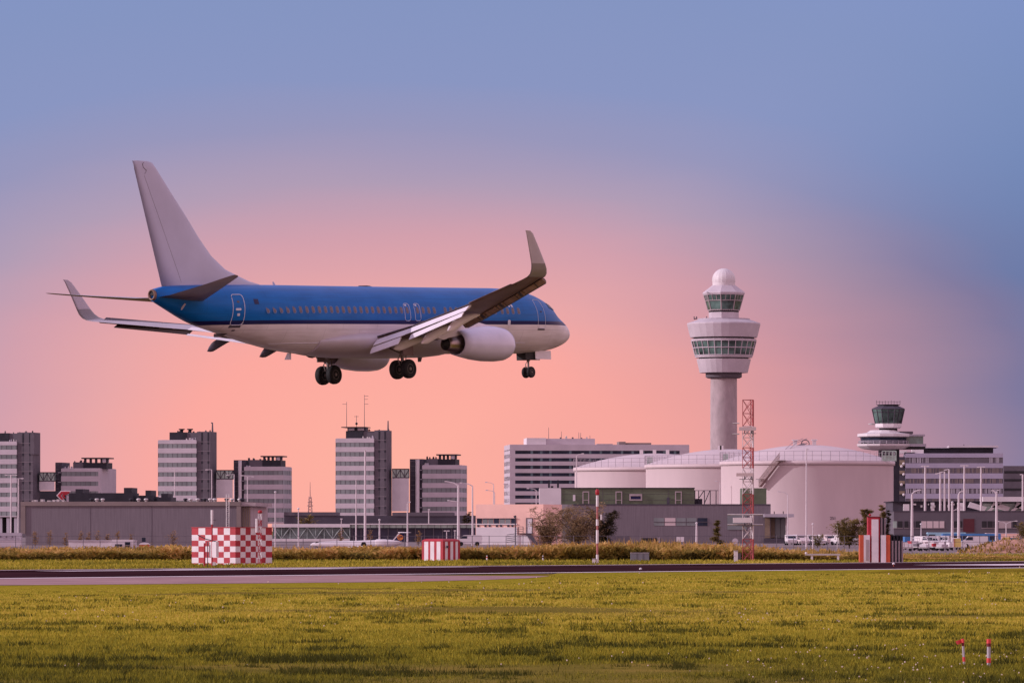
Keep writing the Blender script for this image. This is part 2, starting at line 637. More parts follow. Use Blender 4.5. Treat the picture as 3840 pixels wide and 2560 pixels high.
# reeds and scrub along the ditch
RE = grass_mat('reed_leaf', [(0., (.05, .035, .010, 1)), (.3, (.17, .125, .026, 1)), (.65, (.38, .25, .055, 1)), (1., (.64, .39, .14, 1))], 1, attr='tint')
n = 140000
px = rng.random(n) * 5600 - 2800
dep = 418 + rng.random(n) ** 1.2 * 34
x = px * dep / F
top = np.interp(px + 1920, [0, 1700, 2000, 2400, 2500, 2750, 2900, 3100, 3300, 3420, 4000], [.95, 1.0, 1.1, 1.5, 1.4, 1.1, .8, .65, .5, .22, .22])
top = top * np.clip(.45 + 1.1 * fbm(x, dep * .4, .16, 29), .6, 1.5)
cl = fbm(x, dep, .40, 23)
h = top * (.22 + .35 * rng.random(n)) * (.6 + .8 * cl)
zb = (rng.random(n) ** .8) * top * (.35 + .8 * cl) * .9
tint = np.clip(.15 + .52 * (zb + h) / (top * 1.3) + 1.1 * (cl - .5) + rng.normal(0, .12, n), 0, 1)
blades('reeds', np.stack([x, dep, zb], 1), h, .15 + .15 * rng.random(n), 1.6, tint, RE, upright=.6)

# seed heads and dead stalks standing out of the reeds
n = 6600
px = rng.random(n) * 5600 - 2800
dep = 420 + rng.random(n) * 30
x = px * dep / F
tp = np.interp(px + 1920, [0, 1700, 2000, 2400, 2500, 2750, 2900, 3100, 3300, 3420, 4000], [1.15, 1.15, 1.4, 1.9, 1.8, 1.5, 1.1, .9, .6, .2, .2])
keep = fbm(x, dep, .25, 131) + .3 * rng.random(n) > .62
blades('reed_stalks', np.stack([x, dep, .3 + 0 * x], 1)[keep], (tp * (.45 + .45 * rng.random(n)))[keep], .07 + 0 * x[keep], .45, np.clip(.72 + rng.normal(0, .2, n), 0, 1)[keep], RE)

# ------------------------------------------------------------------ the airliner
YAW, PITCH, ROLL = 0.90383, R(1.7), -0.04155
f_ = Vector((math.cos(YAW) * math.cos(PITCH), math.sin(YAW) * math.cos(PITCH), math.sin(PITCH)))
r0 = Vector((math.sin(YAW), -math.cos(YAW), 0))
u0 = r0.cross(f_)
r_ = r0 * math.cos(ROLL) - u0 * math.sin(ROLL)
u_ = u0 * math.cos(ROLL) + r0 * math.sin(ROLL)
C0 = Vector((-8.358, 302.363, 12.308 + HC)) + u_ * (-3.3)
air = thing('airliner', 'blue and white twin-engined airliner landing with its wheels down', 'airplane')
mw = Matrix((f_, -r_, u_)).transposed().to_4x4()
mw.translation = C0
air.matrix_world = mw
air.rotation_mode = 'XYZ'


def A(s, y, z):                  # station aft of the nose, metres to starboard, height
    return (19 - s, -y, z)


def pchip(xq, x, y):
    x, y = np.array(x, float), np.array(y, float)
    h = np.diff(x)
    d = np.diff(y) / h
    m = np.zeros(len(x))
    m[0], m[-1] = d[0], d[-1]
    for i in range(1, len(x) - 1):
        if d[i - 1] * d[i] > 0:
            w1, w2 = 2 * h[i] + h[i - 1], h[i] + 2 * h[i - 1]
            m[i] = (w1 + w2) / (w1 / d[i - 1] + w2 / d[i])
    i = np.clip(np.searchsorted(x, xq) - 1, 0, len(x) - 2)
    t = (xq - x[i]) / h[i]
    return (y[i] * (1 + 2 * t) * (1 - t) ** 2 + h[i] * m[i] * t * (1 - t) ** 2 + y[i + 1] * t * t * (3 - 2 * t) + h[i] * m[i + 1] * t * t * (t - 1))


FS = [0, .12, .5, 1.0, 1.7, 2.2, 2.8, 3.4, 4.5, 6.0, 8, 14, 20, 25.0, 27, 29.7, 32.66, 34.84, 37.14, 37.95]
FT = [2.56, 2.76, 3.09, 3.40, 3.75, 4.05, 4.55, 4.83, 5.14, 5.34, 5.40, 5.40, 5.41, 5.42, 5.43, 5.43, 5.42, 5.38, 5.28, 5.13]
FB = [2.52, 2.33, 2.08, 1.89, 1.71, 1.62, 1.54, 1.48, 1.43, 1.41, 1.41, 1.41, 1.41, 1.43, 1.58, 2.02, 2.66, 3.19, 4.08, 4.42]
FW = [.02, .24, .57, .86, 1.13, 1.29, 1.46, 1.60, 1.78, 1.87, 1.88, 1.88, 1.88, 1.87, 1.80, 1.60, 1.24, .93, .50, .32]


def sec(s):
    s = np.array([s], float)
    return [float(pchip(s, FS, q)[0]) for q in (FT, FB, FW)]


def ysurf(s, z):
    t, b, w = sec(s)
    zc = b + (t - b) * .53
    q = (z - zc) / ((t - zc) if z > zc else (zc - b))
    return w * math.sqrt(max(0, 1 - q * q))


def fus_mat():
    m = bpy.data.materials.new('fuselage_livery')
    m.use_nodes = True
    nt = m.node_tree
    b = nt.nodes['Principled BSDF']
    L = nt.links.new
    tc = nt.nodes.new('ShaderNodeTexCoord')
    sp = nt.nodes.new('ShaderNodeSeparateXYZ')
    L(tc.outputs['Object'], sp.inputs[0])
    nz = nt.nodes.new('ShaderNodeTexNoise')
    nz.inputs['Scale'].default_value = .7
    nz.inputs['Detail'].default_value = 6
    L(tc.outputs['Object'], nz.inputs['Vector'])

    def step(v):
        n = nt.nodes.new('ShaderNodeMath')
        n.operation = 'GREATER_THAN'
        L(sp.outputs[2], n.inputs[0])
        n.inputs[1].default_value = v
        return n.outputs[0]

    def mix(f, a, c):
        n = nt.nodes.new('ShaderNodeMix')
        n.data_type = 'RGBA'
        for s, v in ((n.inputs[0], f), (n.inputs[6], a), (n.inputs[7], c)):
            if isinstance(v, tuple):
                s.default_value = v
            else:
                L(v, s)
        return n.outputs[2]
    wh = ramp(nt, [(.3, (.72, .66, .69, 1)), (.7, (.80, .73, .77, 1))])
    bl = ramp(nt, [(.3, (.002, .120, .41, 1)), (.7, (.004, .142, .47, 1))])
    L(nz.outputs[0], wh.inputs[0])
    L(nz.outputs[0], bl.inputs[0])
    c = mix(step(3.07), wh.outputs[0], (.012, .014, .095, 1))
    c = mix(step(3.295), c, bl.outputs[0])
    # faint skin joints every few frames and dirt streaks running aft
    bk = nt.nodes.new('ShaderNodeTexBrick')
    mp = nt.nodes.new('ShaderNodeMapping')
    mp.inputs['Rotation'].default_value = (R(90), 0, 0)
    L(tc.outputs['Object'], mp.inputs[0])
    L(mp.outputs[0], bk.inputs[0])
    bk.inputs['Scale'].default_value = 1
    bk.inputs['Brick Width'].default_value = 3.1
    bk.inputs['Row Height'].default_value = .92
    bk.inputs['Mortar Size'].default_value = .012
    bk.inputs['Mortar Smooth'].default_value = .2
    bk.inputs['Color1'].default_value = (1, 1, 1, 1)
    bk.inputs['Color2'].default_value = (.96, .96, .96, 1)
    bk.inputs['Mortar'].default_value = (.72, .72, .72, 1)
    st = nt.nodes.new('ShaderNodeTexNoise')
    m2 = nt.nodes.new('ShaderNodeMapping')
    m2.inputs['Scale'].default_value = (.25, 2, 3.2)
    L(tc.outputs['Object'], m2.inputs[0])
    L(m2.outputs[0], st.inputs['Vector'])
    st.inputs['Scale'].default_value = 1.6
    st.inputs['Detail'].default_value = 6
    sr = ramp(nt, [(.32, (.88, .86, .85, 1)), (.58, (1, 1, 1, 1))])
    L(st.outputs[0], sr.inputs[0])
    for src in (bk.outputs[0], sr.outputs[0]):
        n = nt.nodes.new('ShaderNodeMix')
        n.data_type = 'RGBA'
        n.blend_type = 'MULTIPLY'
        n.inputs[0].default_value = 1
        L(c, n.inputs[6])
        L(src, n.inputs[7])
        c = n.outputs[2]
    L(c, b.inputs['Base Color'])
    b.inputs['Roughness'].default_value = .36
    b.inputs['Specular IOR Level'].default_value = .16
    b.inputs['Coat Weight'].default_value = .06
    b.inputs['Coat Roughness'].default_value = .15
    return m


M['fus'] = fus_mat()
NR = 72
rings = []
for s in np.concatenate([np.linspace(0, .5, 8) ** 1.0, np.linspace(.6, 6, 34), np.linspace(6.5, 25, 40), np.linspace(25.3, 37.95, 44)]):
    t, b, w = sec(s)
    zc = b + (t - b) * .53
    rings.append([A(s, w * math.cos(a), zc + ((t - zc) if math.sin(a) > 0 else (zc - b)) * math.sin(a)) for a in [2 * math.pi * i / NR for i in range(NR)]])
fus = MB().loft(rings).build('fuselage', M['fus'], air)
# auxiliary power exhaust in the tail cone
t, b, w = sec(37.95)
tc_ = MB()
zc = (t + b) / 2
tc_.loft([[A(s, r * math.cos(a), zc + z + r * 1.15 * math.sin(a)) for a in [2 * math.pi * i / 20 for i in range(20)]] for s, r, z in ((37.7, .30, 0), (38.1, .27, .02), (38.12, .20, .02), (37.9, .19, .02))], 0, True, False)
tc_.build('tail_cone', mat('scorched_metal', (.20, .125, .10), .45, .25, 2, metal=.4), air)
MB().loft([[A(38.02, .2 * math.cos(a), zc + zz + .11 * math.sin(a)) for a in [2 * math.pi * i / 12 for i in range(12)]] for zz in (.1,)] + [[A(38.05, .2 * math.cos(a), zc + .1 + .11 * math.sin(a)) for a in [2 * math.pi * i / 12 for i in range(12)]]]).build('exhaust_outlet', M['soot'], air)

# windows: one pane mesh, copied along the side
def patch(name, m, outline, s_of, off=.012, parent=air, thick=0.0):
    """flat panel following the starboard skin; outline in (s,z)"""
    g = MB()
    n = len(outline)
    o = [A(s, ysurf(s, z) + off, z) for s, z in outline]
    i_ = [A(s, ysurf(s, z) - .05, z) for s, z in outline]
    cs = sum(p[0] for p in outline) / n
    cz = sum(p[1] for p in outline) / n
    ctr = A(cs, ysurf(cs, cz) + off, cz)
    g.add(o + i_ + [ctr], [(i, (i + 1) % n, 2 * n) for i in range(n)] + [(i, n + i, n + (i + 1) % n, (i + 1) % n) for i in range(n)], 0, False)
    return g.build(name, m, parent)


def rrect(s0, s1, z0, z1, r, k=4):
    out = []
    for cx, cz, a0 in ((s1 - r, z1 - r, 0), (s0 + r, z1 - r, 90), (s0 + r, z0 + r, 180), (s1 - r, z0 + r, 270)):
        for i in range(k + 1):
            a = R(a0 + 90 * i / k)
            out.append((cx + r * math.cos(a), cz + r * math.sin(a)))
    return out


ZW = 3.90
win = patch('window', M['winglass'], rrect(-.125 + 20, .125 + 20, ZW - .19, ZW + .19, .1), 0)
fr = MB()
o1 = rrect(20 - .16, 20 + .16, ZW - .225, ZW + .225, .13)
o2 = rrect(20 - .125, 20 + .125, ZW - .19, ZW + .19, .1)
n = len(o1)
fr.add([A(s, ysurf(20, z) + .006, z) for s, z in o1] + [A(s, ysurf(20, z) + .010, z) for s, z in o2], [(i, (i + 1) % n, n + (i + 1) % n, n + i) for i in range(n)])
wfr = fr.build('frame', mat('window_frame_blue', (.06, .16, .42), .4, .1, 3), win)
ws = [30.0 - .531 * k for k in range(23)] + [17.78, 16.83, 16.30, 15.77, 15.24] + [14.2, 13.67, 13.14, 12.6, 12.07, 11.54, 11.01, 10.5, 9.95, 9.42, 8.75, 8.22, 7.69, 7.13]
for i, s in enumerate(ws):
    o = win if i == 0 else copy_tree(win, air)
    w29 = ysurf(s, ZW) - ysurf(20, ZW)
    o.location = (20 - s, -w29, 0)


def outline(name, m, s0, s1, z0, z1, r, rad=.022, parent=air, slant=0.0):
    raw = rrect(s0, s1, z0, z1, r)
    raw.append(raw[0])
    pts = []
    for (a, b), (c, e) in zip(raw[:-1], raw[1:]):
        k = max(1, int(math.hypot(c - a, e - b) / .08))
        pts += [(a + (c - a) * i / k, b + (e - b) * i / k) for i in range(k)]
    pts.append(raw[-1])
    g = MB().tube([A(s + slant * (z - z0), ysurf(s, z) + .004, z) for s, z in pts], rad, 4)
    return g.build(name, m, parent)


d_ = outline('cabin_door', M['outline'], 31.75, 32.62, 3.05, 4.78, .18, .026)
patch('handle', M['outline'], rrect(32.02, 32.42, 3.86, 3.99, .06), 0, .015, d_)
patch('door_window', M['winglass'], rrect(32.1, 32.3, 4.30, 4.42, .05), 0, .012, d_)
patch('door_placard', M['outline'], rrect(32.1, 32.28, 3.55, 3.7, .02), 0, .012, d_)
patch('door_sill', M['dark'], rrect(31.8, 32.58, 2.90, 3.03, .03), 0, .012, d_)
d_ = outline('cabin_door', M['outline'], 4.42, 5.22, 2.86, 4.62, .16, .016)
patch('handle', M['navy'], rrect(4.7, 4.9, 3.82, 3.92, .04), 0, .015, d_)
patch('door_sill', M['dark'], rrect(4.45, 5.2, 2.74, 2.83, .03), 0, .012, d_)
for s in (17.78, 16.83):
    e_ = outline('emergency_exit', M['outline'], s - .26, s + .26, 3.27, 4.30, .17, .020)
    patch('exit_placard', M['outline'], rrect(s - .02, s + .16, 4.15, 4.24, .03), 0, .012, e_)
patch('registration_panel', M['navy'], rrect(30.62, 30.98, 4.22, 4.52, .02), 0, .012)
# white end of the airline title that shows past the wing
tl = MB()
for q in ([(7.86, 4.14), (8.02, 4.14), (7.94, 4.5), (7.84, 4.5)], [(7.55, 4.14), (7.72, 4.14), (7.86, 4.44), (7.78, 4.52)]):
    tl.add([A(s, ysurf(s, z) + .012, z) for s, z in q], [(0, 1, 2, 3)])
tl.build('title_lettering', M['outline'], air)
# cockpit windows
for q in ([(2.12, 3.98), (2.62, 4.0), (2.72, 4.36), (2.40, 4.26)], [(2.70, 4.0), (3.12, 4.05), (3.15, 4.42), (2.80, 4.38)], [(3.2, 4.08), (3.5, 4.16), (3.45, 4.44), (3.22, 4.43)]):
    patch('cockpit_window', M['cockglass'], q, 0, .045)
for q in ([(2.36, 4.03), (2.56, 4.03), (2.64, 4.28), (2.50, 4.26)], [(2.80, 4.06), (3.0, 4.08), (3.04, 4.36), (2.88, 4.35)]):
    patch('windscreen_glint', M['white'], q, 0, .065)  # white panes put the bright reflection on the glass into the colour
patch('access_hatch', M['dark2'], rrect(32.2, 32.95, 2.42, 2.62, .05), 0, .012)
patch('outflow_valve', M['dark2'], rrect(32.0, 32.2, 2.72, 2.8, .03), 0, .012)
patch('static_port', M['outline'], rrect(8.0, 8.25, 3.0, 3.35, .08), 0, .014)
g = MB().tube([A(s, ysurf(s, 2.0) + .01, 2.0) for s in np.linspace(29.0, 24.3, 12)], .02, 4)
g.build('lower_skin_seam', M['outline'], air)
g = MB().tube([A(s, ysurf(s, 2.0) + .01, 2.0) for s in np.linspace(6.0, 9.5, 10)], .018, 4)
g.build('lower_skin_seam', M['outline'], air)
# aerials
def fin_blade(name, m, s, y, z0, z1, c0, c1, sweep, th=.05):
    g = MB()
    v = []
    for z, c, ds in ((z0, c0, 0), (z1, c1, sweep)):
        for a, b in ((-.5, 0), (0, th), (.5, 0), (0, -th)):
            v.append(A(s + ds + a * c, y + b, z))
    g.add(v, [(0, 1, 5, 4), (1, 2, 6, 5), (2, 3, 7, 6), (3, 0, 4, 7), (4, 5, 6, 7), (3, 2, 1, 0)])
    return g.build(name, m, air)


fin_blade('aerial', M['outline'], 27.5, 0, 5.40, 5.62, .28, .15, .1)
fin_blade('aerial', M['dark'], 19.3, 0, 5.39, 5.46, 1.5, 1.0, .1, .2)
fin_blade('aerial', M['outline'], 26.5, 0, 1.5, 1.12, .35, .6, .15)
fin_blade('aerial', M['dark2'], 14.5, 0, 1.42, .95, .55, .3, .12)

# belly fairing
g = MB()
rings = []
for s, k in ((12.2, .05), (13.2, .55), (14.5, .9), (17, 1), (20, 1), (22, .93), (23.5, .68), (24.6, .32), (25.3, .04)):
    rings.append([A(s, (1.35 + .80 * k ** .8) * math.cos(a), 2.15 + (.75 * k) * max(0, math.sin(a)) * .9 + min(0, math.sin(a)) * (.72 + .26 * k)) for a in [2 * math.pi * i / 40 for i in range(40)]])
g.loft(rings).build('belly_fairing', mat('belly_fairing_paint', (.50, .44, .48), .4, .06, .6), air)

M['cove'] = mat('slat_cove_primer', (.36, .23, .17), .6, .25, 2)
# ---- aerofoil surfaces
AF = [(1.0, .0), (.8, .32), (.6, .62), (.4, .86), (.25, .95), (.12, .80), (.05, .56), (.012, .28), (0, 0), (.012, -.2), (.05, -.36), (.15, -.50), (.3, -.55), (.5, -.42), (.7, -.22), (.88, -.06)]


def foil(sle, y, zle, ste, zte, tc, cant=0.0, port=False):
    if port and 10 < sle < 30:                     # the far wing rides a little lower and is seen foreshortened
        q = max(0.0, y - 5) / 12.5
        sle, ste, zle, zte = sle - .55 * q, ste - .58 * q, zle - .16 * q, zte - .16 * q
    c = math.hypot(ste - sle, zte - zle)
    out = []
    for u, t in AF:
        th = t * tc * c * .55
        s = sle + (ste - sle) * u
        z = zle + (zte - zle) * u + th * math.cos(cant)
        yy = y - th * math.sin(cant)
        out.append(A(s, -yy if port else yy, z))
    return out


WS = [(0.6, 13.0, 2.05, 20.90, 1.98, .13, 0), (1.9, 14.3, 2.32, 20.95, 2.26, .13, 0), (4.9, 16.7, 2.80, 21.25, 2.72, .12, 0), (7.8, 18.4, 3.22, 22.05, 3.17, .115, 0), (10.8, 20.2, 3.70, 22.95, 3.63, .11, 0),
      (14, 22.15, 4.22, 24.35, 4.16, .105, 0), (16.7, 23.8, 4.66, 25.55, 4.60, .10, 0), (17.1, 24.02, 4.74, 25.68, 4.70, .10, .25)]
WL1 = [(17.1, 24.02, 4.74, 25.68, 4.70, .10, .25), (17.36, 24.22, 4.88, 25.76, 4.84, .10, .7), (17.55, 24.45, 5.12, 25.86, 5.10, .095, 1.1), (17.64, 24.68, 5.42, 25.95, 5.42, .09, 1.3)]
WL2 = [WL1[-1], (17.78, 25.4, 6.35, 26.30, 6.35, .085, 1.36), (17.90, 25.98, 7.05, 26.60, 7.08, .08, 1.36), (17.93, 26.25, 7.20, 26.70, 7.22, .07, 1.36)]
for port in (False, True):
    def P(s, y, z):
        return A(s, -y if port else y, z)
    secs = []
    for y, sl, zl, st, zt, tc_, c in WS:
        secs.append(foil(sl, y, zl, st, zt, tc_, c, port))
    if port:
        secs = [q[::-1] for q in secs]
    # upper skin pale, lower skin brown-grey
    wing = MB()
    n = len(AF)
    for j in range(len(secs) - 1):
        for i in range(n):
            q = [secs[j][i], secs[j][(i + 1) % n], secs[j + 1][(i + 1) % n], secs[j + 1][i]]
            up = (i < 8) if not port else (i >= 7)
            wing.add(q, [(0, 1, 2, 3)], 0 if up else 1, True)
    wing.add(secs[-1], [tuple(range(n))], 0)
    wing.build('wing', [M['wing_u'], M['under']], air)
    wl = MB()
    for grp, mi in ((WL1, 1), (WL2, 0)):
        ss = [foil(sl, y, zl, st, zt, tc_, c, port) for y, sl, zl, st, zt, tc_, c in grp]
        if port:
            ss = [q[::-1] for q in ss]
        wl.loft(ss, mi, True, False)
    wl.add(ss[-1], [tuple(range(n))], 0)
    wl.build('winglet', [M['wing_u'], M['wl_dark']], air)

    # flaps: main plank and aft plank, each tapered slab between two end stations
    def plank(name, a, b, c, d, th, m, gap=.0):
        """a,b inner end lead/trail (s,y,z); c,d outer end lead/trail"""
        g = MB()
        v = []
        for p, q in ((a, b), (c, d)):
            p, q = Vector(P(p[0] + sh_, p[1], p[2] + up_ * .4)), Vector(P(q[0] + sh_, q[1], q[2] + up_))
            e = (q - p).normalized()
            nrm = e.cross(Vector((0, 1, 0)))
            if nrm.z < 0:
                nrm = -nrm
            v += [p + nrm * th * .15, p + (q - p) * .3 + nrm * th * .5, q + nrm * .012, q - nrm * .012, p + (q - p) * .3 - nrm * th * .45, p - nrm * th * .3]
        g.add(v, [(i, (i + 1) % 6, 6 + (i + 1) % 6, 6 + i) for i in range(6)] + [tuple(range(6))[::-1], tuple(range(6, 12))])
        return g.build(name, m, air)
    up_ = .33 if port else 0.0
    sh_ = -.15 if port else 0.0
    f1 = plank('flap', (20.80, 2.15, 2.20), (21.50, 2.15, 1.78), (21.10, 4.9, 2.66), (21.85, 4.9, 2.24), .16, M['flapm'])
    f2 = plank('flap', (21.48, 2.15, 1.70), (21.80, 2.15, 1.30), (21.80, 4.6, 2.14), (22.10, 4.6, 1.74), .10, M['flapm'])
    f3 = plank('flap', (21.15, 4.95, 2.67), (21.88, 4.95, 2.25), (22.80, 10.7, 3.56), (23.36, 10.7, 3.24), .15, M['flapm'])
    f4 = plank('flap', (21.92, 5.5, 2.25), (22.24, 5.5, 1.90), (23.36, 10.6, 3.17), (23.62, 10.6, 2.90), .09, M['flapm'])
    sp_ = MB()                                       # dark spoiler gap along the flap's leading edge
    sp_.tube([P(20.90, 2.0, 2.32), P(21.14, 4.9, 2.755), P(22.86, 10.75, 3.665)], .035, 4)
    sp_.build('spoiler_edge', M['dark'], air)
    # aileron; the port one carries its shade in a dark base colour
    if port:
        up_ = sh_ = 0.0
        plank('aileron', (22.55, 10.9, 3.53), (22.95, 10.9, 3.28), (23.95, 15.6, 4.22), (24.35, 15.6, 4.02), .06, mat('shaded_aileron_tone', (.040, .024, .022), .6, .1, 1))
    else:
        plank('aileron', (22.95, 11.1, 3.63), (23.55, 11.1, 3.66), (24.5, 15.4, 4.36), (25.1, 15.4, 4.41), .10, M['under'])
    # flap track fairings: canoes drooping with the flap
    for (y, s0, z0, s1, z1, w, hgt) in ((3.35, 17.9, 2.12, 21.05, 1.52, .22, .30), (6.2, 18.6, 2.62, 22.0, 1.66, .21, .30), (9.2, 20.2, 3.12, 23.25, 2.18, .20, .28)):
        g = MB()
        rr = []
        for k in range(13):
            t = k / 12
            w_ = max(.012, math.sin(math.pi * min(1, t * .62 + .04)) ** .8) if t < .8 else max(.012, math.sin(math.pi * (.8 * .62 + .04)) ** .8 * (1 - ((t - .8) / .2) ** 1.6 * .96))
            s = s0 + (s1 - s0) * t
            z = z0 + (z1 - z0) * (.30 * t + .70 * t * t)
            rr.append([P(s, y + w * w_ * math.cos(a), z + hgt * w_ * math.sin(a)) for a in [2 * math.pi * i / 16 for i in range(16)]])
        g.loft(rr).build('flap_track_fairing', M['dark2'] if port else M['flapm'], air)  # port canoes carry their shade as a darker colour than the starboard ones
    # leading edge slats, drooped, with their tracks
    ya = 5.6
    while ya < 16.6:
        yb = min(ya + 2.72, 16.75)
        g = MB()
        for y in (ya, yb - .05):
            sl = np.interp(y, [q[0] for q in WS], [q[1] for q in WS])
            zl = np.interp(y, [q[0] for q in WS], [q[2] for q in WS])
            c = .50 - .012 * y
            if y == ya:
                r1 = (sl, zl, c)
            else:
                r2 = (sl, zl, c)
        v = []
        for y, (sl, zl, c) in ((ya, r1), (yb - .05, r2)):
            v += [P(sl - .02, y, zl + .05), P(sl - .24, y, zl - .03), P(sl - .36, y, zl - .17), P(sl - .34, y, zl - .30), P(sl - .04, y, zl - .30), P(sl + .22, y, zl - .10)]
        g.add(v, [(i, (i + 1) % 6, 6 + (i + 1) % 6, 6 + i) for i in range(6)] + [tuple(range(6))[::-1], tuple(range(6, 12))])
        so = g.build('slat', M['dark2'], air)
        for q in (.12, .36, .62, .88):
            y = ya + (yb - ya) * q
            sl = r1[0] + (r2[0] - r1[0]) * q
            zl = r1[1] + (r2[1] - r1[1]) * q
            wd = .42 if q in (.36, .62) else .10
            tb = MB()
            vv_ = []
            for yy in (y - wd, y + wd):
                k_ = (yy - y) * .6
                kz = (yy - y) * .163
                vv_ += [P(sl + k_ + .26, yy, zl + kz - .09), P(sl + k_ - .06, yy, zl + kz - .28), P(sl + k_ - .04, yy, zl + kz - .33), P(sl + k_ + .30, yy, zl + kz - .14)]
            tb.add(vv_, [(0, 1, 5, 4), (1, 2, 6, 5), (2, 3, 7, 6), (3, 0, 4, 7), (3, 2, 1, 0), (4, 5, 6, 7)])
            tb.build('slat_track', M['cove'], so)
        ya = yb

    # engine
    sy = -4.83 if port else 4.83
    en = MB()
    zc = 1.66
    prof = [(12.72, .80), (12.58, .86), (12.62, .93), (12.9, 1.03), (13.6, 1.10), (14.6, 1.10), (15.6, 1.02), (16.5, .87), (17.12, .75), (17.12, .71), (16.2, .74)]
    rr = []
    for s, r in prof:
        rr.append([A(s, sy + r * math.cos(a) * 1.02, zc + (s - 14) * .02 + r * math.sin(a) * (1 if math.sin(a) > 0 else .90)) for a in [2 * math.pi * i / 40 for i in range(40)]])
    e_ = en.loft(rr, 0, True, False).build('engine', M['nacelle'], air)

    def ering(s, r, dzz=0.0, k=32):
        return [A(s, sy + r * math.cos(a), zc + .05 + dzz + r * math.sin(a)) for a in [2 * math.pi * i / k for i in range(k)]]
    MB().loft([ering(16.25, .75), ering(16.30, .20)], 0, True, True).build('fan_duct', M['soot'], e_)
    MB().loft([ering(16.3, .54), ering(17.1, .50), ering(17.75, .42), ering(18.05, .38), ering(18.05, .35), ering(17.8, .35)], 0, True, False).build('core_nozzle', M['nickel'], e_)
    MB().loft([ering(17.85, .352), ering(18.03, .345), ering(18.12, .20), ering(18.30, .06)], 0, True).build('exhaust_plug', M['soot'], e_)
    MB().loft([ering(12.95, .80), ering(12.97, .05)], 0, True, True).build('fan', M['black'], e_)
    py = MB()
    v = []
    for s, z0, z1, w in ((13.6, 2.55, 2.75, .08), (15.2, 2.60, 3.0, .20), (17.0, 2.2, 2.85, .20), (18.4, 1.95, 2.75, .16), (19.3, 2.2, 2.6, .04)):
        v += [A(s, sy - w, z0), A(s, sy + w, z0), A(s, sy + w * .8, z1), A(s, sy - w * .8, z1)]
    py.loft([v[4 * i:4 * i + 4] for i in range(5)], 0, False).build('pylon', M['flapm'], air)

# thin shadow-grey brown plates that fill the slat gaps
# ---- tail
fz = [5.20, 5.46, 5.62, 5.9, 6.29, 7.04, 8.1, 9.14, 10.5, 11.9, 12.22, 12.32]
fle = [28.6, 28.86, 29.7, 30.6, 31.75, 32.88, 33.9, 34.75, 35.95, 37.15, 37.46, 37.85]
ss = []
for z, le in zip(fz, fle):
    te = 37.22 + (z - 5.33) / (12.3 - 5.33) * 1.9
    c = te - le
    tc_ = min(.095, .62 / c) * (1 if z < 12.25 else .4)
    ring = []
    for u, t in AF:
        tt = (t if t > 0 else t * 1.7) * tc_ * c * .5
        ring.append(A(le + c * u, tt, z))
    ss.append(ring)
finm = MB().loft(ss, 0, True)
finm.build('tail_fin', M['finp'], air)
def yfin(s, z):
    le = np.interp(z, fz, fle)
    te = 37.22 + (z - 5.33) / 6.97 * 1.9
    c = te - le
    u = (s - le) / c
    us = [a for a, b in AF[:9]][::-1]
    ts = [b for a, b in AF[:9]][::-1]
    return float(np.interp(u, us, ts) * min(.095, .62 / c) * c * .5)
hl = [(35.63 + (z - 5.48) / 6.0 * 2.6, z) for z in np.linspace(5.5, 11.5, 16)]
MB().tube([A(s, yfin(s, z) + .003, z) for s, z in hl], .007, 4).build('rudder_seam', M['dark2'], air)
MB().tube([A(s, yfin(s, z) + .01, z) for s, z in ((38.2, 11.6), (38.05, 11.78), (38.3, 11.95), (38.35, 12.15), (38.25, 12.22))], .014, 4).build('fin_cap_fairing', M['dark2'], air)
for port in (False, True):
    ss = []
    for y, sl, zl, st, zt, tc_ in ((.35, 34.2, 4.44, 37.85, 4.66, .10), (1.3, 35.0, 4.50, 38.0, 4.70, .10), (4.2, 36.85, 4.90, 38.55, 5.03, .095), (6.9, 38.55, 5.30, 39.08, 5.38, .09), (7.18, 38.85, 5.36, 39.10, 5.40, .05)):
        ss.append(foil(sl, y, zl, st, zt, tc_, 0, port))
    if port:
        ss = [q[::-1] for q in ss]
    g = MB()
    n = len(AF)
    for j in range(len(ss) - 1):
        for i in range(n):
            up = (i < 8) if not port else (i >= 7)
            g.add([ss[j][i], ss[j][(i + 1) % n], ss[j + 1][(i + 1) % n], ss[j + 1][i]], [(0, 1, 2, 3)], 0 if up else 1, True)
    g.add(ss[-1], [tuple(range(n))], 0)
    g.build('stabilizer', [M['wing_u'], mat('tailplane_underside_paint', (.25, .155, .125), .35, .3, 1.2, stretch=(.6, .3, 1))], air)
MB().tube([A(36.3, .9, 4.25), A(36.5, .82, 4.0), A(36.55, .8, 3.9)], [.05, .06, .02], 6).build('drain_mast', M['wing_u'], air)

# ---- landing gear
def wheel(name, s, y, z, r, w, parent):
    g = MB()
    prof = [(r * .52, -w * .40), (r * .80, -w * .5), (r * .95, -w * .42), (r, -w * .2), (r, w * .2), (r * .95, w * .42), (r * .80, w * .5), (r * .52, w * .40)]
    rings_ = [[A(s + rr * math.cos(a), y + yy, z + rr * math.sin(a)) for a in [2 * math.pi * i / 32 for i in range(32)]] for rr, yy in prof]
    t_ = g.loft(rings_, 0, True, True).build(name, M['rubber'], parent)
    g = MB()
    for sg in (-1, 1):
        prof = [(r * .50, w * .40), (r * .48, w * .43), (r * .40, w * .34), (r * .22, w * .30), (r * .18, w * .42), (r * .02, w * .42)]
        g.loft([[A(s + rr * math.cos(a), y + sg * yy, z + rr * math.sin(a)) for a in [2 * math.pi * i / 24 for i in range(24)]] for rr, yy in prof], 0, True, False)
    g.build('rim', M['rim'], t_)


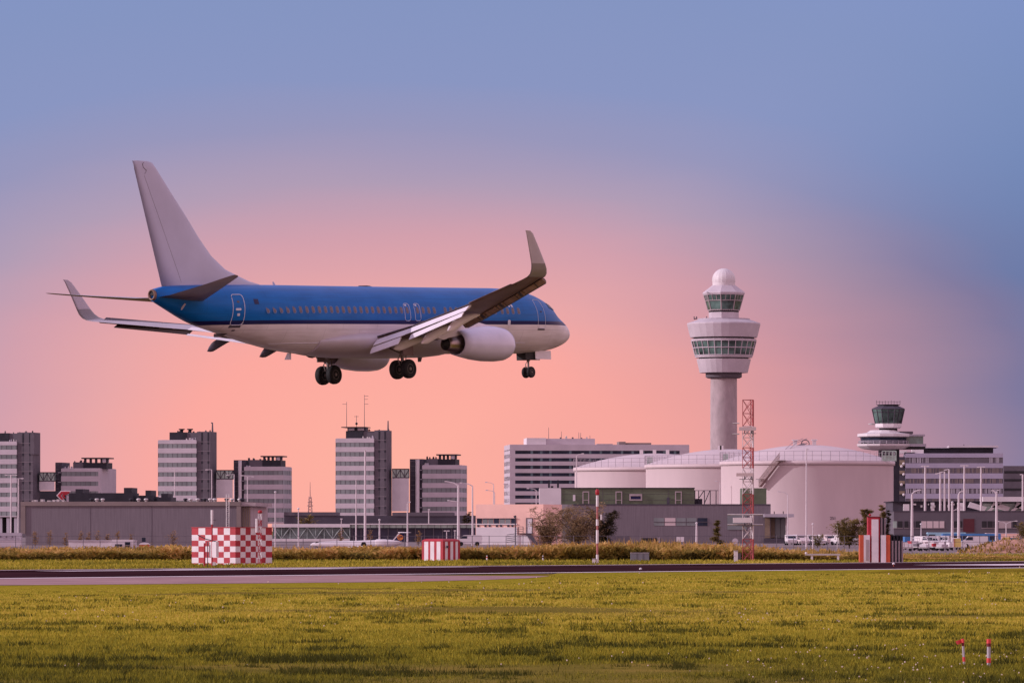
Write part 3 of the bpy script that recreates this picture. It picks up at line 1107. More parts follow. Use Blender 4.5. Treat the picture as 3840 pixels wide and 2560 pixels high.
for sy in (1, -1):
    y0 = 2.86 * sy
    gear = MB()
    gear.tube([A(19.65, y0 + .05 * sy, 2.1), A(19.7, y0, 1.15)], .15, 12)
    gear.tube([A(19.7, y0, 1.2), A(19.7, y0, .36)], .095, 12)
    gear.tube([A(19.7, y0 - .62, .36), A(19.7, y0 + .62, .36)], .075, 10)
    gear.tube([A(19.66, y0, 1.25), A(19.5, y0 - 1.3 * sy, 1.75)], .06, 8)
    gear.tube([A(19.95, y0, .6), A(20.1, y0, .95), A(19.85, y0, 1.25)], .04, 6)
    gear.tube([A(19.45, y0, .55), A(19.4, y0 + .1, 1.4)], .03, 6)
    go = gear.build('main_landing_gear', M['geark'], air)
    dg = MB()
    dg.prism([A(19.2, y0 + .42 * sy, 0)[:2], A(20.15, y0 + .42 * sy, 0)[:2], A(20.15, y0 + .47 * sy, 0)[:2], A(19.2, y0 + .47 * sy, 0)[:2]], 1.15, 2.05)
    dg.build('gear_door', M['under'], go)
    for k in (-.43, .43):
        wheel('wheel', 19.7, y0 + k, .36, .565, .40, go)
gear = MB()
gear.tube([A(4.0, 0, 1.6), A(4.06, 0, .95)], .10, 10)
gear.tube([A(4.06, 0, 1.0), A(4.1, 0, .27)], .06, 10)
gear.tube([A(4.1, -.3, .27), A(4.1, .3, .27)], .05, 8)
gear.tube([A(4.04, 0, 1.05), A(3.4, 0, 1.45)], .045, 6)
gear.tube([A(4.3, 0, .5), A(4.36, 0, .75), A(4.12, 0, 1.0)], .03, 6)
ngo = gear.build('nose_landing_gear', M['geark'], air)
MB().box(*sorted((19 - 4.75, 19 - 3.7)), -.36, .36, 1.02, 1.5).build('gear_bay', M['soot'], ngo)
for k in (-.20, .20):
    wheel('wheel', 4.1, k, .27, .345, .20, ngo)
for k in (-.42, .42):
    MB().loft([[A(s, k + (.02 if k > 0 else -.02) + q, z) for q, z in ((-.02, 1.03 + .02 * (s - 2.4)), (.02, 1.03 + .02 * (s - 2.4)), (.02, 1.56), (-.02, 1.56))] for s in (2.35, 3.9)], 0, False).build('gear_door', M['flapm'], ngo)

# ------------------------------------------------------------------ buildings
class Frame:
    """metres on a facade standing at distance d, measured from photo column px0"""
    def __init__(s, name, label, cat, px0, d, rz=0.0, group=None):
        s.px0, s.d, s.k = px0, d, d / F
        s.o = thing(name, label, cat, ((px0 - 1920) * s.k, d, 0), R(rz), group)

    def u(s, px):
        return (px - s.px0) * s.k

    def h(s, py):
        return HC + (HY - py) * s.k

    def hb(s, mb, x0, x1, y0, y1, top, bot, m=0):      # box from photo columns / rows, y in metres
        mb.box(s.u(x0), s.u(x1), y0, y1, s.h(bot) if bot is not None else 0, s.h(top), m)
        return mb

    def part(s, name, m, x0, x1, y0, y1, top, bot):
        return s.hb(MB(), x0, x1, y0, y1, top, bot).build(name, m, s.o)


def stripes(fr, x0, x1, depth, top, bands, bh, bot, wall, glassm, mull=8, side=True, right=None):
    """wall with a continuous window band on each storey; each band is a part with its mullions as a sub-part"""
    w = MB()
    X0, X1 = fr.u(x0), fr.u(x1)
    w.box(X0 + .25, X1 - .25, .25, depth - .25, fr.h(bot) if bot else 0, fr.h(top) - .3)
    edges = [top] + [v for b in bands for v in (b, b + bh)] + [bot]
    for a, b in zip(edges[0::2], edges[1::2]):
        w.box(X0, X1, 0, depth, fr.h(b) if b else 0, fr.h(a))
    w.box(X0 + .3, X1 - .3, .3, depth - .3, fr.h(top) - .05, fr.h(top) + .12)
    if right:
        w.box(fr.u(right), X1 - .004, .004, depth - .004, fr.h(bot), fr.h(top) - .1)
    w.build('wall', wall, fr.o)
    for b in bands:
        g = MB()
        z0, z1 = fr.h(b + bh) + .002, fr.h(b) - .002
        g.box(X0 + .10, X1 - .10, .10, depth - .10, z0, z1)
        o = g.build('window_band', glassm, fr.o)
        mm = MB()
        for i in range(mull + 1):
            x = X0 + .12 + (X1 - X0 - .24) * i / mull
            mm.box(x - .07, x + .07, .04, .11, z0, z1)
        k = 4
        for i in range(k + 1):
            y = .12 + (depth - .24) * i / k
            mm.box(X1 - .11, X1 - .04, y - .07, y + .07, z0, z1)
            mm.box(X0 + .04, X0 + .11, y - .07, y + .07, z0, z1)
        mm.build('mullions', M['dark2'], o)


def core(fr, x0, x1, y0, y1, top, bot, slits, first, pitch, n, sw=6):
    x1 -= (y1 - y0) * .155 / fr.k          # its side face fills the rest of the width seen
    c = fr.part('stair_core', M['dark2'], x0, x1, y0, y1, top, bot)
    r = MB()
    for i in range(n):
        z = fr.h(first + pitch * i)
        r.box(fr.u(x0) - .02, fr.u(x1) + .05, y0 - .10, y0, z, z + .12)
    r.build('floor_rail', M['rail'], c)
    for s in slits:
        for i in range(n):
            y = first + pitch * i
            a, b = (top + 4, y + 9) if i == 0 else (y + 1.5, y + 11)
            MB().box(fr.u(s - sw / 2), fr.u(s + sw / 2), y0 - .05, y0 + .3, fr.h(b), fr.h(a)).build('slit_window', M['black'], fr.o)
    for s in slits:
        MB().box(fr.u(s - .8), fr.u(s + .8), y0 - .03, y0 + .2, fr.h(bot or 1940), fr.h(top + 5)).build('downpipe', M['black'], fr.o)
    return c


def antenna(fr, px, top, bot, y=6, prongs=(), name='antenna', r=.12, m='dark2'):
    g = MB()
    x = fr.u(px)
    g.tube([(x, y, fr.h(bot)), (x, y, fr.h(top))], [r, r * .6], 6)
    for py, dx in prongs:
        z = fr.h(py)
        g.tube([(x, y, z), (fr.u(px + dx), y, z)], r * .6, 5)
    return g.build(name, M[m], fr.o)


def clutter(fr, x0, x1, base, n, seed, y=(3, 9), mats=('black', 'steel', 'dark2'), hmax=9, name='roof_unit'):
    r = random.Random(seed)
    for i in range(n):
        px = x0 + (x1 - x0) * (i + .5 * r.random()) / n
        w = r.uniform(3, 8)
        hh = r.uniform(2.5, hmax)
        yy = r.uniform(*y)
        g = MB()
        fr.hb(g, px, px + w, yy, yy + w * fr.k, base - hh, base + 1)
        if r.random() < .5:
            g.tube([(fr.u(px + w / 2), yy + .3, fr.h(base - hh)), (fr.u(px + w / 2), yy + .3, fr.h(base - hh - 3))], .25, 6)
        g.build(name, M[r.choice(mats)], fr.o)


OG = 'office towers on the skyline'
D = 1950
# --- tall office towers (left of each pair)
def tall(label, L_, Rt, core_r, top, coretop, bands, slits, plant, seed, bot=1937, yaw=-9):
    fr = Frame('office_tower', label, 'office tower', L_, D, yaw, OG)
    stripes(fr, L_, Rt, 14, top, bands, 16.5, bot, M['panel'], M['bandg'])
    core(fr, Rt + .3, core_r, .6, 12, coretop, None, slits, top + 6.5, 35.2, 9)
    a, b, c = plant
    fr.part('plant_room', M['black'], a, b, 2.5, 12, coretop + 2, top + .5)
    fr.part('plant_room', M['dark2'], b + .2, Rt, 3, 12.5, coretop + 3, top + .5)
    clutter(fr, b, Rt, top - 1, 4, seed, (.8, 2.0), ('steel', 'panel2'), 8)
    clutter(fr, a, core_r - 10, coretop + 1, 7, seed + 1, (4, 12), ('black', 'dark2'), 5)
    g = MB()                                          # open ground storey: columns in front of a dark wall
    for i in range(6):
        x = fr.u(L_ + 6 + i * (Rt - L_ - 12) / 5)
        g.box(x - .6, x + .6, .6, 1.6, 0, fr.h(bot))
    g.build('column', M['panel2'], fr.o)
    fr.part('ground_storey', M['slot'], L_ + 8, Rt - 4, 4, 13, bot + .5, None)
    return fr


bandsC = [1659 + 35.15 * i for i in range(8)]
frC = tall('tall striped office tower with two thin roof aerials, under the landing aircraft', 1258, 1405, 1468, 1644, 1613, bandsC, (1424, 1446), (1293, 1358, 0), 31)
can = frC.part('roof_canopy', M['black'], 1277, 1368, 1.5, 13, 1599.5, 1602.5)
for x0, x1 in ((1302, 1324), (1337, 1360)):
    frC.part('skylight', M['panel'], x0, x1, 3, 6, 1604, 1613)
frC.part('canopy_support', M['dark'], 1296, 1366, 4, 9, 1602.6, 1615)
antenna(frC, 1293, 1505, 1600, 4, [(1514, -16)])
antenna(frC, 1361, 1479, 1600, 4, [(1484, 15), (1496, 13), (1514, 15)])
antenna(frC, 1327, 1556, 1600, 6, [(1560, -9), (1560, 8)])
MB().ball((frC.u(1327), 6, frC.h(1587)), .5).build('beacon', M['black'], frC.o)
antenna(frC, 1444, 1576, 1614, 8, [], 'flue', .35, 'dark2')
frB = tall('tall striped office tower with a crooked roof flue, above the grey warehouse', 592, 740, 809, 1650, 1618, [1663.5 + 35.4 * i for i in range(8)], (760, 784), (631, 695, 0), 45)
antenna(frB, 784, 1583, 1619, 8, [(1584, -5)], 'flue', .4, 'dark2')
for px in (668, 700):
    g = MB().lathe([(.6, frB.h(1622)), (.6, frB.h(1612)), (1.2, frB.h(1609)), (1.2, frB.h(1606))], 10, frB.u(px), 7)
    g.build('exhaust_cowl', M['black'], frB.o)
frA = tall('striped office tower cut off by the left edge of the picture', -90, 67, 145, 1656, 1621, [1669 + 35.4 * i for i in range(8)], (90, 116), (-60, 30, 0), 52)
frA.part('side_bay', M['dark2'], 118, 132, .3, 10, 1627, 1703)


# --- lower office blocks (right of each pair)
def low(label, core_l, col, L_, Rt, top, coretop, bands, plant, seed, side=15, colm=True, bot=1962, yaw=-9):
    fr = Frame('office_block', label, 'office block', L_, D + 6, yaw, OG)
    stripes(fr, L_, Rt, side, top, bands, 16.5, bot, M['panel'], M['bandg'], right=None if colm else Rt - 8)
    fr.part('stair_core', M['dark'], core_l, L_ - .3, 1.2, 14, coretop + 2, None)
    r = MB()
    for i in range(8):
        z = fr.h(coretop + 12 + 18 * i)
        r.box(fr.u(core_l), fr.u(col[0] - 1), 1.05, 1.2, z, z + .35)
    r.build('louvre', M['dark2'], fr.o)
    if colm:
        g = MB()
        x = fr.u((col[0] + col[1]) / 2)
        g.lathe([(fr.k * (col[1] - col[0]) / 2, 0), (fr.k * (col[1] - col[0]) / 2, fr.h(coretop + 4))], 16, x, .2)
        g.build('service_shaft', M['white'], fr.o)
    fr.part('plant_room', M['dark2'], plant[0], plant[1], 3, 12, coretop + 1, top + .5)
    fr.part('plant_room', M['black'], plant[1] + .2, plant[2], 2.6, 12, coretop + 3, top + .5)
    fr.part('roof_canopy', M['black'], plant[1] - 6, plant[2] + 6, 2, 12, plant[3], plant[3] + 4.5)
    g = MB()
    for i in range(5):
        x = fr.u(plant[1] + 2 + (plant[2] - plant[1] - 6) * i / 4)
        g.box(x, x + .9, 3, 3.5, fr.h(coretop + 3), fr.h(plant[3] + 3))
    g.build('canopy_post', M['dark'], fr.o)
    fr.part('canopy_glazing', M['panel'], plant[2] - 16, plant[2] - 3, 2.5, 8, plant[3] + 4.6, coretop + 2)
    clutter(fr, plant[0] - 14, plant[1], coretop + 2, 5, seed, (4, 10), ('black', 'dark'), 9)
    clutter(fr, L_ + 4, plant[0] + 8, top - 1, 3, seed + 3, (.8, 2), ('panel2', 'steel'), 9)
    for i in range(len(bands)):
        MB().box(fr.u(L_) - 1.2, fr.u(L_) - .05, -.3, .5, fr.h(bands[i] + 4), fr.h(bands[i] + 2)).build('balcony', M['panel2'], fr.o)
    return fr


frC2 = low('lower striped office block with a white round shaft, right of the twin-aerial tower', 1534, (1557, 1573), 1583, 1729, 1744, 1718, [1758.5 + 35.1 * i for i in range(6)], (1600, 1639, 1705, 1702), 61)
frB2 = low('lower striped office block with a white round shaft, behind the warehouse end', 873, (892, 906), 915, 1064, 1750, 1722, [1764 + 35.1 * i for i in range(6)], (930, 980, 1050, 1708), 67, 17)
frA2 = low('low white office block with dark roof plant behind the red arrow sign', 204, (220, 228), 229, 380, 1756, 1731, [1768 + 36.5 * i for i in range(3)], (268, 308, 398, 1715), 71, 26, False)

# --- glazed bridges and white banners between the towers
def bridge(label, x0, x1, top, gbot, ban, label2):
    fr = Frame('sky_bridge', label, 'footbridge', x0, D + 1, -1, 'glazed bridges between office towers')
    fr.part('roof', M['black'], x0, x1, 2, 7, top, top + 3)
    fr.part('floor', M['dark'], x0, x1, 2, 7, gbot - 3, gbot)
    fr.part('glazing', M['gglass'], x0, x1, 2.2, 6.8, top + 3.1, gbot - 3.1)
    g = MB()
    n = 4
    for i in range(n):
        a, b = fr.u(x0 + (x1 - x0) * i / n), fr.u(x0 + (x1 - x0) * (i + 1) / n)
        z0, z1 = fr.h(gbot - 3), fr.h(top + 3)
        g.tube([(a, 2.05, z0 if i % 2 else z1), (b, 2.05, z1 if i % 2 else z0)], .14, 4)
        g.tube([(b, 2.05, z0), (b, 2.05, z1)], .12, 4)
    g.build('truss', M['dark2'], fr.o)
    fb = Frame('banner', label2, 'banner', x0, D + 2, -1, 'white banners under the bridges')
    bn = MB()
    x0m, x1m = fb.u(x0), fb.u(x1)
    rows = [(x0m, 1.2), (x0m + (x1m - x0m) / 2, 1.05), (x1m, 1.2)]
    bn.add([(x, y, fb.h(ban)) for x, y in rows] + [(x, y, fb.h(gbot + .5)) for x, y in rows] + [(x, y + .08, fb.h(ban)) for x, y in rows] + [(x, y + .08, fb.h(gbot + .5)) for x, y in rows],
           [(0, 1, 4, 3), (1, 2, 5, 4), (7, 6, 9, 10), (8, 7, 10, 11), (0, 3, 9, 6), (2, 8, 11, 5), (3, 4, 10, 9), (4, 5, 11, 10), (1, 0, 6, 7), (2, 1, 7, 8)])
    bn.build('sheet', M['white'], fb.o)
    fb.part('frame', M['steel'], x0, x1, 1.3, 1.5, gbot + .4, gbot + 2)


bridge('glazed truss bridge right of the twin-aerial tower', 1469, 1533, 1756, 1791, 1916, 'tall blank white banner under the bridge by the twin-aerial tower')
bridge('glazed truss bridge right of the crooked-flue tower', 810, 872, 1761, 1796, 1866, 'blank white banner under the bridge above the warehouse roof')
bridge('glazed truss bridge right of the cut-off tower', 146, 203, 1769, 1804, 1838, 'small blank white banner under the bridge near the left edge')

# --- big pale office with dark window bands
fr = Frame('office_building', 'wide pale office building with dark window bands behind the storage tanks', 'office building', 1912, 1700, 4)
wl_ = MB()
D0 = 28
bands = [1688.5 + 27.9 * i for i in range(8)]
fr.hb(wl_, 1912, 2588, 0, D0, 1666, 1684)
fr.hb(wl_, 1912.5, 2587.5, .4, D0 - .4, 1684.01, None)
edges = [1684] + [v for b in bands for v in (b, b + 12.8)] + [1925]
for a, b in zip(edges[0::2], edges[1::2]):
    fr.hb(wl_, 1912, 2588, 0, D0, a, b)
fr.hb(wl_, 1912, 1932, .02, D0, 1684.05, None)
fr.hb(wl_, 2552, 2588, .02, D0, 1684.05, None)
wl_.build('wall', M['panel'], fr.o)
for bi, b in enumerate(bands):
    o = fr.part('window_band', M['bandd'], 1932.2, 2551.8, .12, 2, b + .1, b + 12.7)
    g = MB()
    rr = random.Random(bi)
    x = 1933
    for s in (1990, 2026, 2060, 2135, 2210, 2250, 2290, 2330, 2370, 2410, 2450, 2490, 2530):
        fr.hb(g, s, s + 9, .09, .3, b + .4, b + 12.4)
    g.build('light_pane', M['gglass'] if bi < 0 else mat('teal_glass' + str(bi), (.10, .15, .17), .15, .2, .2), o)
fr.part('penthouse', M['panel'], 2050, 2235, 3, 14, 1643, 1665.5)
fr.part('penthouse', M['white'], 1977, 2049.7, 2, 16, 1641, 1665.5)  # sunlit left face, its light put into a whiter colour
fr.part('lift_overrun', M['brownp'], 2327, 2352, 4, 12, 1654, 1665.5)
fr.part('plant_screen', M['brownp'], 2352.3, 2450, 5, 12, 1658, 1665.5)
fr.part('parapet', M['panel2'], 2240, 2300, .5, 3, 1663, 1665.6)
clutter(fr, 2100, 2220, 1643, 5, 81, (5, 9), ('dark2', 'steel'), 8)
for px, t in ((2064, 1600), (2112, 1615), (2178, 1618), (2185, 1620), (2220, 1630)):
    antenna(fr, px, t, 1643, 7, [], 'antenna', .10)
fr.part('light_arm', M['pole'], 1889, 1905, .5, .8, 1812, 1816)

# --- white fuel storage tanks
def tank(label, cx, rpx, walltop, apex, d, rails=True):
    k = d / F
    X = (cx - 1920) * k
    o = thing('storage_tank', label, 'storage tank', (X, d, 0), 0, 'white storage tanks')
    h = lambda py: HC + (HY - py) * k
    r = rpx * k
    zt = h(walltop)
    MB().lathe([(r, 1.3), (r, zt - 1.1), (r + .02, zt - 1.05)], 128, cap=False).build('shell', M['cream'], o)
    MB().lathe([(r - .1, 0), (r - .1, 1.3)], 96).build('foundation', M['dark'], o)
    prof = []
    za = h(apex)
    for i in range(12):
        t = i / 11
        rr = r + .35 if i == 0 else r * math.cos(t * math.pi / 2) ** 1.0 if t < 1 else .01
        rr = max(.01, r * (1 - t) + (.35 if i == 0 else 0))
        prof.append((rr, zt + .05 + (za - zt) * (1 - ((1 - t)) ** 1.9)))
    MB().lathe(prof, 96, cap=False).build('dome_roof', M['cream'], o)
    MB().lathe([(r + .02, zt - 1.0), (r + .38, zt - .95), (r + .40, zt + .02), (r - .3, zt + .06)], 128, cap=False).build('wind_girder', M['cream'], o)
    rl = MB()
    n = 60
    for i in range(n):
        a0, a1 = 2 * math.pi * i / n, 2 * math.pi * (i + 1) / n
        rl.tube([((r + .3) * math.cos(a0), (r + .3) * math.sin(a0), zt), ((r + .3) * math.cos(a0), (r + .3) * math.sin(a0), zt + 2.4)], .045, 4)
        for z in (1.3, 2.4):
            rl.tube([((r + .3) * math.cos(a), (r + .3) * math.sin(a), zt + z) for a in (a0, a1)], .035, 4)
    rl.build('handrail', M['rail'], o)
    return o, r, zt, h


D3 = 1290
t1, r1_, z1_, h1 = tank('white domed storage tank, smallest in view, behind the green upper storey', 2455, 300, 1754, 1700, 1395)
t2, r2_, z2_, h2 = tank('white domed storage tank between the smallest and the stair-carrying one', 2730, 308, 1743, 1684, 1350)
t3, r3_, z3_, h3 = tank('large white domed storage tank with a diagonal stair and painted number', 3027, 323, 1731, 1668, D3)
k3 = D3 / F
# stair on the big tank: climbs anticlockwise along the shell
st = MB()
rl = MB()
pts = []
for i in range(25):
    t = i / 24
    px = 2838 + (2912 - 2838) * t
    x = (px - 3027) * k3
    y = -math.sqrt(max(0, (r3_ + .9) ** 2 - x * x))
    z = h3(1826) + (z3_ + .2 - h3(1826)) * t
    pts.append(Vector((x, y, z)))
for a, b in zip(pts[:-1], pts[1:]):
    n_ = Vector((a.x, a.y, 0)).normalized()
    st.add([a - n_ * .7, a + n_ * .7, b + n_ * .7, b - n_ * .7, a - n_ * .7 - Vector((0, 0, .12)), a + n_ * .7 - Vector((0, 0, .12)), b + n_ * .7 - Vector((0, 0, .12)), b - n_ * .7 - Vector((0, 0, .12))],
           [(0, 1, 2, 3), (7, 6, 5, 4), (1, 5, 6, 2), (4, 0, 3, 7)])
    rl.tube([a + n_ * .7, a + n_ * .7 + Vector((0, 0, 1.9))], .07, 4)
    for zz in (.9, 1.9):
        rl.tube([a + n_ * .7 + Vector((0, 0, zz)), b + n_ * .7 + Vector((0, 0, zz))], .05, 4)
STM = mat('rusty_stair_steel', (.30, .20, .19), .7, .2, 1)
so = st.build('stair', STM, t3)
rl.build('stair_rail', STM, so)
pl = MB()
for px, py in ((2838, 1797), (2912, 1728)):
    x = (px - 3027) * k3
    y = -math.sqrt((r3_ + .9) ** 2 - x * x)
    pl.box(x - 1.2, x + 1.2, y - .8, y + .9, h3(py) - .2, h3(py))
pl.build('landing', M['steel'], t3)
lad = MB()
a, b = Vector(((2926 - 3027) * k3, -12.0, h3(1727))), Vector(((3018 - 3027) * k3, -1.5, h3(1669)))
for s in (-.5, .5):
    lad.tube([a + Vector((s, 0, .4)), (a + b) / 2 + Vector((s, 0, 1.2)), b + Vector((s, 0, .5))], .10, 4)
    lad.tube([a + Vector((s, 0, 1.6)), (a + b) / 2 + Vector((s, 0, 2.4)), b + Vector((s, 0, 1.7))], .07, 4)
for i in range(24):
    t = i / 23
    p = a.lerp(b, t) + Vector((0, 0, .4 + 1.6 * t * (1 - t)))
    lad.tube([p - Vector((.5, 0, 0)), p + Vector((.5, 0, 0))], .06, 4)
lad.build('roof_ladder', M['rail'], t3)
for px, top in ((2980, 1652), (3052, 1651)):
    x = (px - 3027) * k3
    g = MB().box(x - .45, x + .45, -2.3, -1.4, h3(1675), h3(top))
    g.box(x - .75, x + .75, -2.6, -1.1, h3(top), h3(top) + .25)
    g.build('roof_vent', M['white'], t3)
rg = MB()
for i in range(14):
    a0, a1 = 2 * math.pi * i / 14, 2 * math.pi * (i + 1) / 14
    rg.tube([(-.6 + 1.0 * math.cos(a), -2.0, h3(1664) + 1.0 * math.sin(a)) for a in (a0, a1)], .12, 5)
rg.build('vent_ring', M['dark2'], t3)
for to, cxs, d_, hh_ in ((t1, (2404, 2453, 2502), 1395, h1), (t2, (2697, 2704), 1350, h2)):
    for px in cxs:
        c_ = 2455 if to is t1 else 2730
        x = (px - c_) * d_ / F
        g = MB().box(x - .45, x + .45, -4, -3, hh_(1712 if to is t1 else 1690), hh_(1687 if to is t1 else 1671))
        g.build('roof_vent', M['white'], to)
# sampling platforms with green mesh at the rim
for to, c_, px0, px1, d_, rr, zt in ((t3, 3027, 3296, 3347, D3, r3_, z3_), (t1, 2455, 2420, 2437, 1395, r1_, z1_), (t2, 2730, 2702, 2716, 1350, r2_, z2_)):
    x0, x1 = (px0 - c_) * d_ / F, (px1 - c_) * d_ / F
    y = -math.sqrt(max(0, rr * rr - x0 * x0)) * .98
    g = MB()
    nx_ = 4
    for i in range(nx_ + 1):
        x = x0 + (x1 - x0) * i / nx_
        g.box(x - .12, x + .12, y, y + .12, zt, zt + 2.6)
    for z in (0.1, 1.2, 2.4):
        g.box(x0, x1, y + .01, y + .11, zt + z, zt + z + .25)
    g.box(x0, x1, y + .05, y + .09, zt + .1, zt + 1.2)
    g.build('sampling_platform', M['gglass'], to)
bpy_txt = bpy.data.curves.new('tank_number', 'FONT')
bpy_txt.body = '251'
bpy_txt.size = 11.5 * k3 * 1.35
bpy_txt.extrude = .02
bpy_txt.align_x = 'CENTER'
tmp_ = bpy.data.objects.new('tank_number_curve', bpy_txt)
COL.objects.link(tmp_)
bpy.context.view_layer.update()
to_ = bpy.data.objects.new('tank_number', bpy.data.meshes.new_from_object(tmp_.evaluated_get(bpy.context.evaluated_depsgraph_get())))
bpy.data.objects.remove(tmp_)
COL.objects.link(to_)
to_.parent = t3
xn = (3104 - 3027) * k3
ang = math.asin(xn / r3_)
to_.location = (xn, -math.sqrt(r3_ ** 2 - xn ** 2) - .06, h3(1948))
to_.rotation_euler = (R(90), 0, ang)
to_.data.materials.clear()
to_.data.materials.append(M['dark'])

# --- control tower
DT = 1935
kT = DT / F
ct = thing('control_tower', 'tall round white control tower with stacked rings and a radar dome', 'control tower', ((2714 - 1920) * kT, DT, 0))
hT = lambda py: HC + (HY - py) * kT
q = lambda *p: [(r * kT, hT(y)) for r, y in p]
NT = 28
PH = math.pi / NT
MB().lathe([(51.5 * kT, 0)] + q((49.5, 1415)), 64).build('shaft', M['concrete'], ct)
MB().lathe(q((60, 1418), (68, 1414), (68, 1396)), 40, smooth=False).build('collar', M['dark2'], ct)
MB().lathe(q((90.5, 1397.5), (102, 1348), (100, 1346)), NT, smooth=False, ph=PH).build('lower_ring', M['panel'], ct)
MB().lathe(q((92, 1348), (93, 1340)), NT, smooth=False, ph=PH).build('shadow_gap', M['slot'], ct)
MB().lathe(q((104, 1341.5), (107, 1341), (109, 1333)), NT, smooth=False, ph=PH).build('sill', M['panel'], ct)
MB().lathe(q((107.5, 1333), (121, 1279)), NT, smooth=False, ph=PH).build('window_ring', M['tglass'], ct)
g = MB()
N2 = NT
for i in range(N2):
    a = 2 * math.pi * i / N2 + PH
    f_in = 1.0
    p0 = Vector((108.3 * kT * f_in * math.cos(a), 108.3 * kT * f_in * math.sin(a), hT(1333)))
    p1 = Vector((122 * kT * f_in * math.cos(a), 122 * kT * f_in * math.sin(a), hT(1279)))
    if i % 2 == 0 or True:
        g.tube([p0, p1], .17, 4)
for py, rr in ((1305, 115.3), (1279, 122), (1333, 108.5)):
    g.tube([(rr * kT * math.cos(2 * math.pi * i / NT + PH), rr * kT * math.sin(2 * math.pi * i / NT + PH), hT(py)) for i in range(NT + 1)], .22, 4)
g.build('mullions', M['panel'], ct)
MB().lathe(q((121.5, 1279), (123.5, 1272.5), (118, 1271)), NT, smooth=False, ph=PH).build('head_ring', M['panel'], ct)
MB().lathe(q((114, 1273), (114, 1264)), NT, smooth=False, ph=PH).build('shadow_gap', M['slot'], ct)
MB().lathe(q((124.5, 1266), (126, 1265), (138, 1216), (137, 1212), (102, 1200), (97, 1199)), NT, smooth=False, ph=PH).build('upper_ring', M['panel'], ct)
MB().lathe(q((98, 1199.5), (98, 1195)), NT, smooth=False, ph=PH).build('roof_deck', M['panel2'], ct)
MB().lathe(q((57, 1197), (57, 1171)), 8, smooth=False, ph=R(34)).build('cab_drum', M['panel'], ct)
MB().lathe(q((58, 1171), (56, 1168), (59, 1163)), 8, smooth=False, ph=R(34)).build('cab_sill', M['slot'], ct)
cabg = MB().lathe(q((58.5, 1165), (75, 1106)), 8, smooth=False, ph=R(34)).build('cab_window', M['tglass'], ct)
g = MB()
for i in range(8):
    a0, a1 = R(34) + 2 * math.pi * i / 8, R(34) + 2 * math.pi * (i + 1) / 8
    for t in (0, .33, .66):
        p0 = Vector((59 * math.cos(a0), 59 * math.sin(a0), 0)).lerp(Vector((59 * math.cos(a1), 59 * math.sin(a1), 0)), t) * kT
        p1 = Vector((75.6 * math.cos(a0), 75.6 * math.sin(a0), 0)).lerp(Vector((75.6 * math.cos(a1), 75.6 * math.sin(a1), 0)), t) * kT
        p0.z, p1.z = hT(1165), hT(1106)
        pm = p0.lerp(p1, .62)
        if t == 0:
            g.tube([p0, p1], .2, 4)
        else:
            g.tube([pm, p1], .14, 4)
    for py, rr in ((1163, 60), (1128, 70)):
        g.tube([(rr * kT * math.cos(a), rr * kT * math.sin(a), hT(py)) for a in (a0, a1)], .18, 4)
    for t in (.15, .32, .5, .68, .85):
        p0 = Vector((59.6 * math.cos(a0), 59.6 * math.sin(a0), 0)).lerp(Vector((59.6 * math.cos(a1), 59.6 * math.sin(a1), 0)), t) * kT
        g.tube([(p0.x, p0.y, hT(1166)), (p0.x, p0.y, hT(1162.5))], .22, 4)
g.build('mullions', M['concrete'], cabg)
MB().lathe(q((77, 1107), (80.5, 1100), (79, 1096), (44, 1070), (40, 1069)), 8, smooth=False, ph=R(34)).build('cab_roof', M['panel'], ct)
MB().lathe(q((42, 1071), (42.5, 1060)), 24).build('dome_neck', M['white'], ct)
g = MB()
rr_ = 43.5 * kT
zc_ = hT(1050)
prof = [(rr_ * math.sin(a) if a < math.pi * .98 else .02, zc_ - rr_ * math.cos(a)) for a in [math.pi * (.23 + .77 * i / 14) for i in range(15)]]
g.lathe(prof, 18, smooth=False)
g.build('radar_dome', M['white'], ct)
g = MB()
for px in (2603, 2612, 2650):
    x = (px - 2714) * kT
    g.tube([(x, 0, hT(1197)), (x, 0, hT(1186))], .2, 5)
g.tube([((2603 - 2714) * kT, 0, hT(1197)), ((2615 - 2714) * kT, 0, hT(1192))], .2, 5)
g.build('roof_antenna', M['dark2'], ct)
g = MB()
g.tube([((2660 - 2714) * kT, -9, hT(1105)), ((2649 - 2714) * kT, -6, hT(1098))], .15, 5)
g.build('lightning_rod', M['dark2'], ct)

# --- old tower beside the right-hand office building
DO = 1450
kO = DO / F
hO = lambda py: HC + (HY - py) * kO
ot = thing('old_control_tower', 'smaller dark-glazed control tower with a wide white bowl deck above the tank roof', 'control tower', ((3331 - 1920) * kO, DO, 0))
qo = lambda *p: [(r * kO, hO(y)) for r, y in p]
p8 = R(18)
g = MB().box((3296 - 3331) * kO, (3370 - 3331) * kO, -2.6, 2.6, 0, hO(1683))
g.build('shaft', M['black'], ot)
MB().lathe(qo((40, 1688), (82, 1682), (99, 1672), (101, 1664), (84, 1663)), 12, cx=-18 * kO, smooth=False, ph=p8).build('bowl_deck', M['white'], ot)
MB().lathe(qo((84, 1664), (88, 1637)), 12, cx=-18 * kO, smooth=False, ph=p8).build('deck_window', M['bandd'], ot)
MB().lathe(qo((93, 1639), (99, 1636), (98, 1626), (64, 1622), (50, 1613), (35, 1612)), 12, cx=-18 * kO, smooth=False, ph=p8).build('deck_roof', M['white'], ot)
g = MB()
for i in range(25):
    a = 2 * math.pi * i / 24 + p8
    if i < 24:
        g.tube([(-18 * kO + 93 * kO * math.cos(a), 93 * kO * math.sin(a), hO(1664)), (-18 * kO + 93 * kO * math.cos(a), 93 * kO * math.sin(a), hO(1653))], .09, 4)
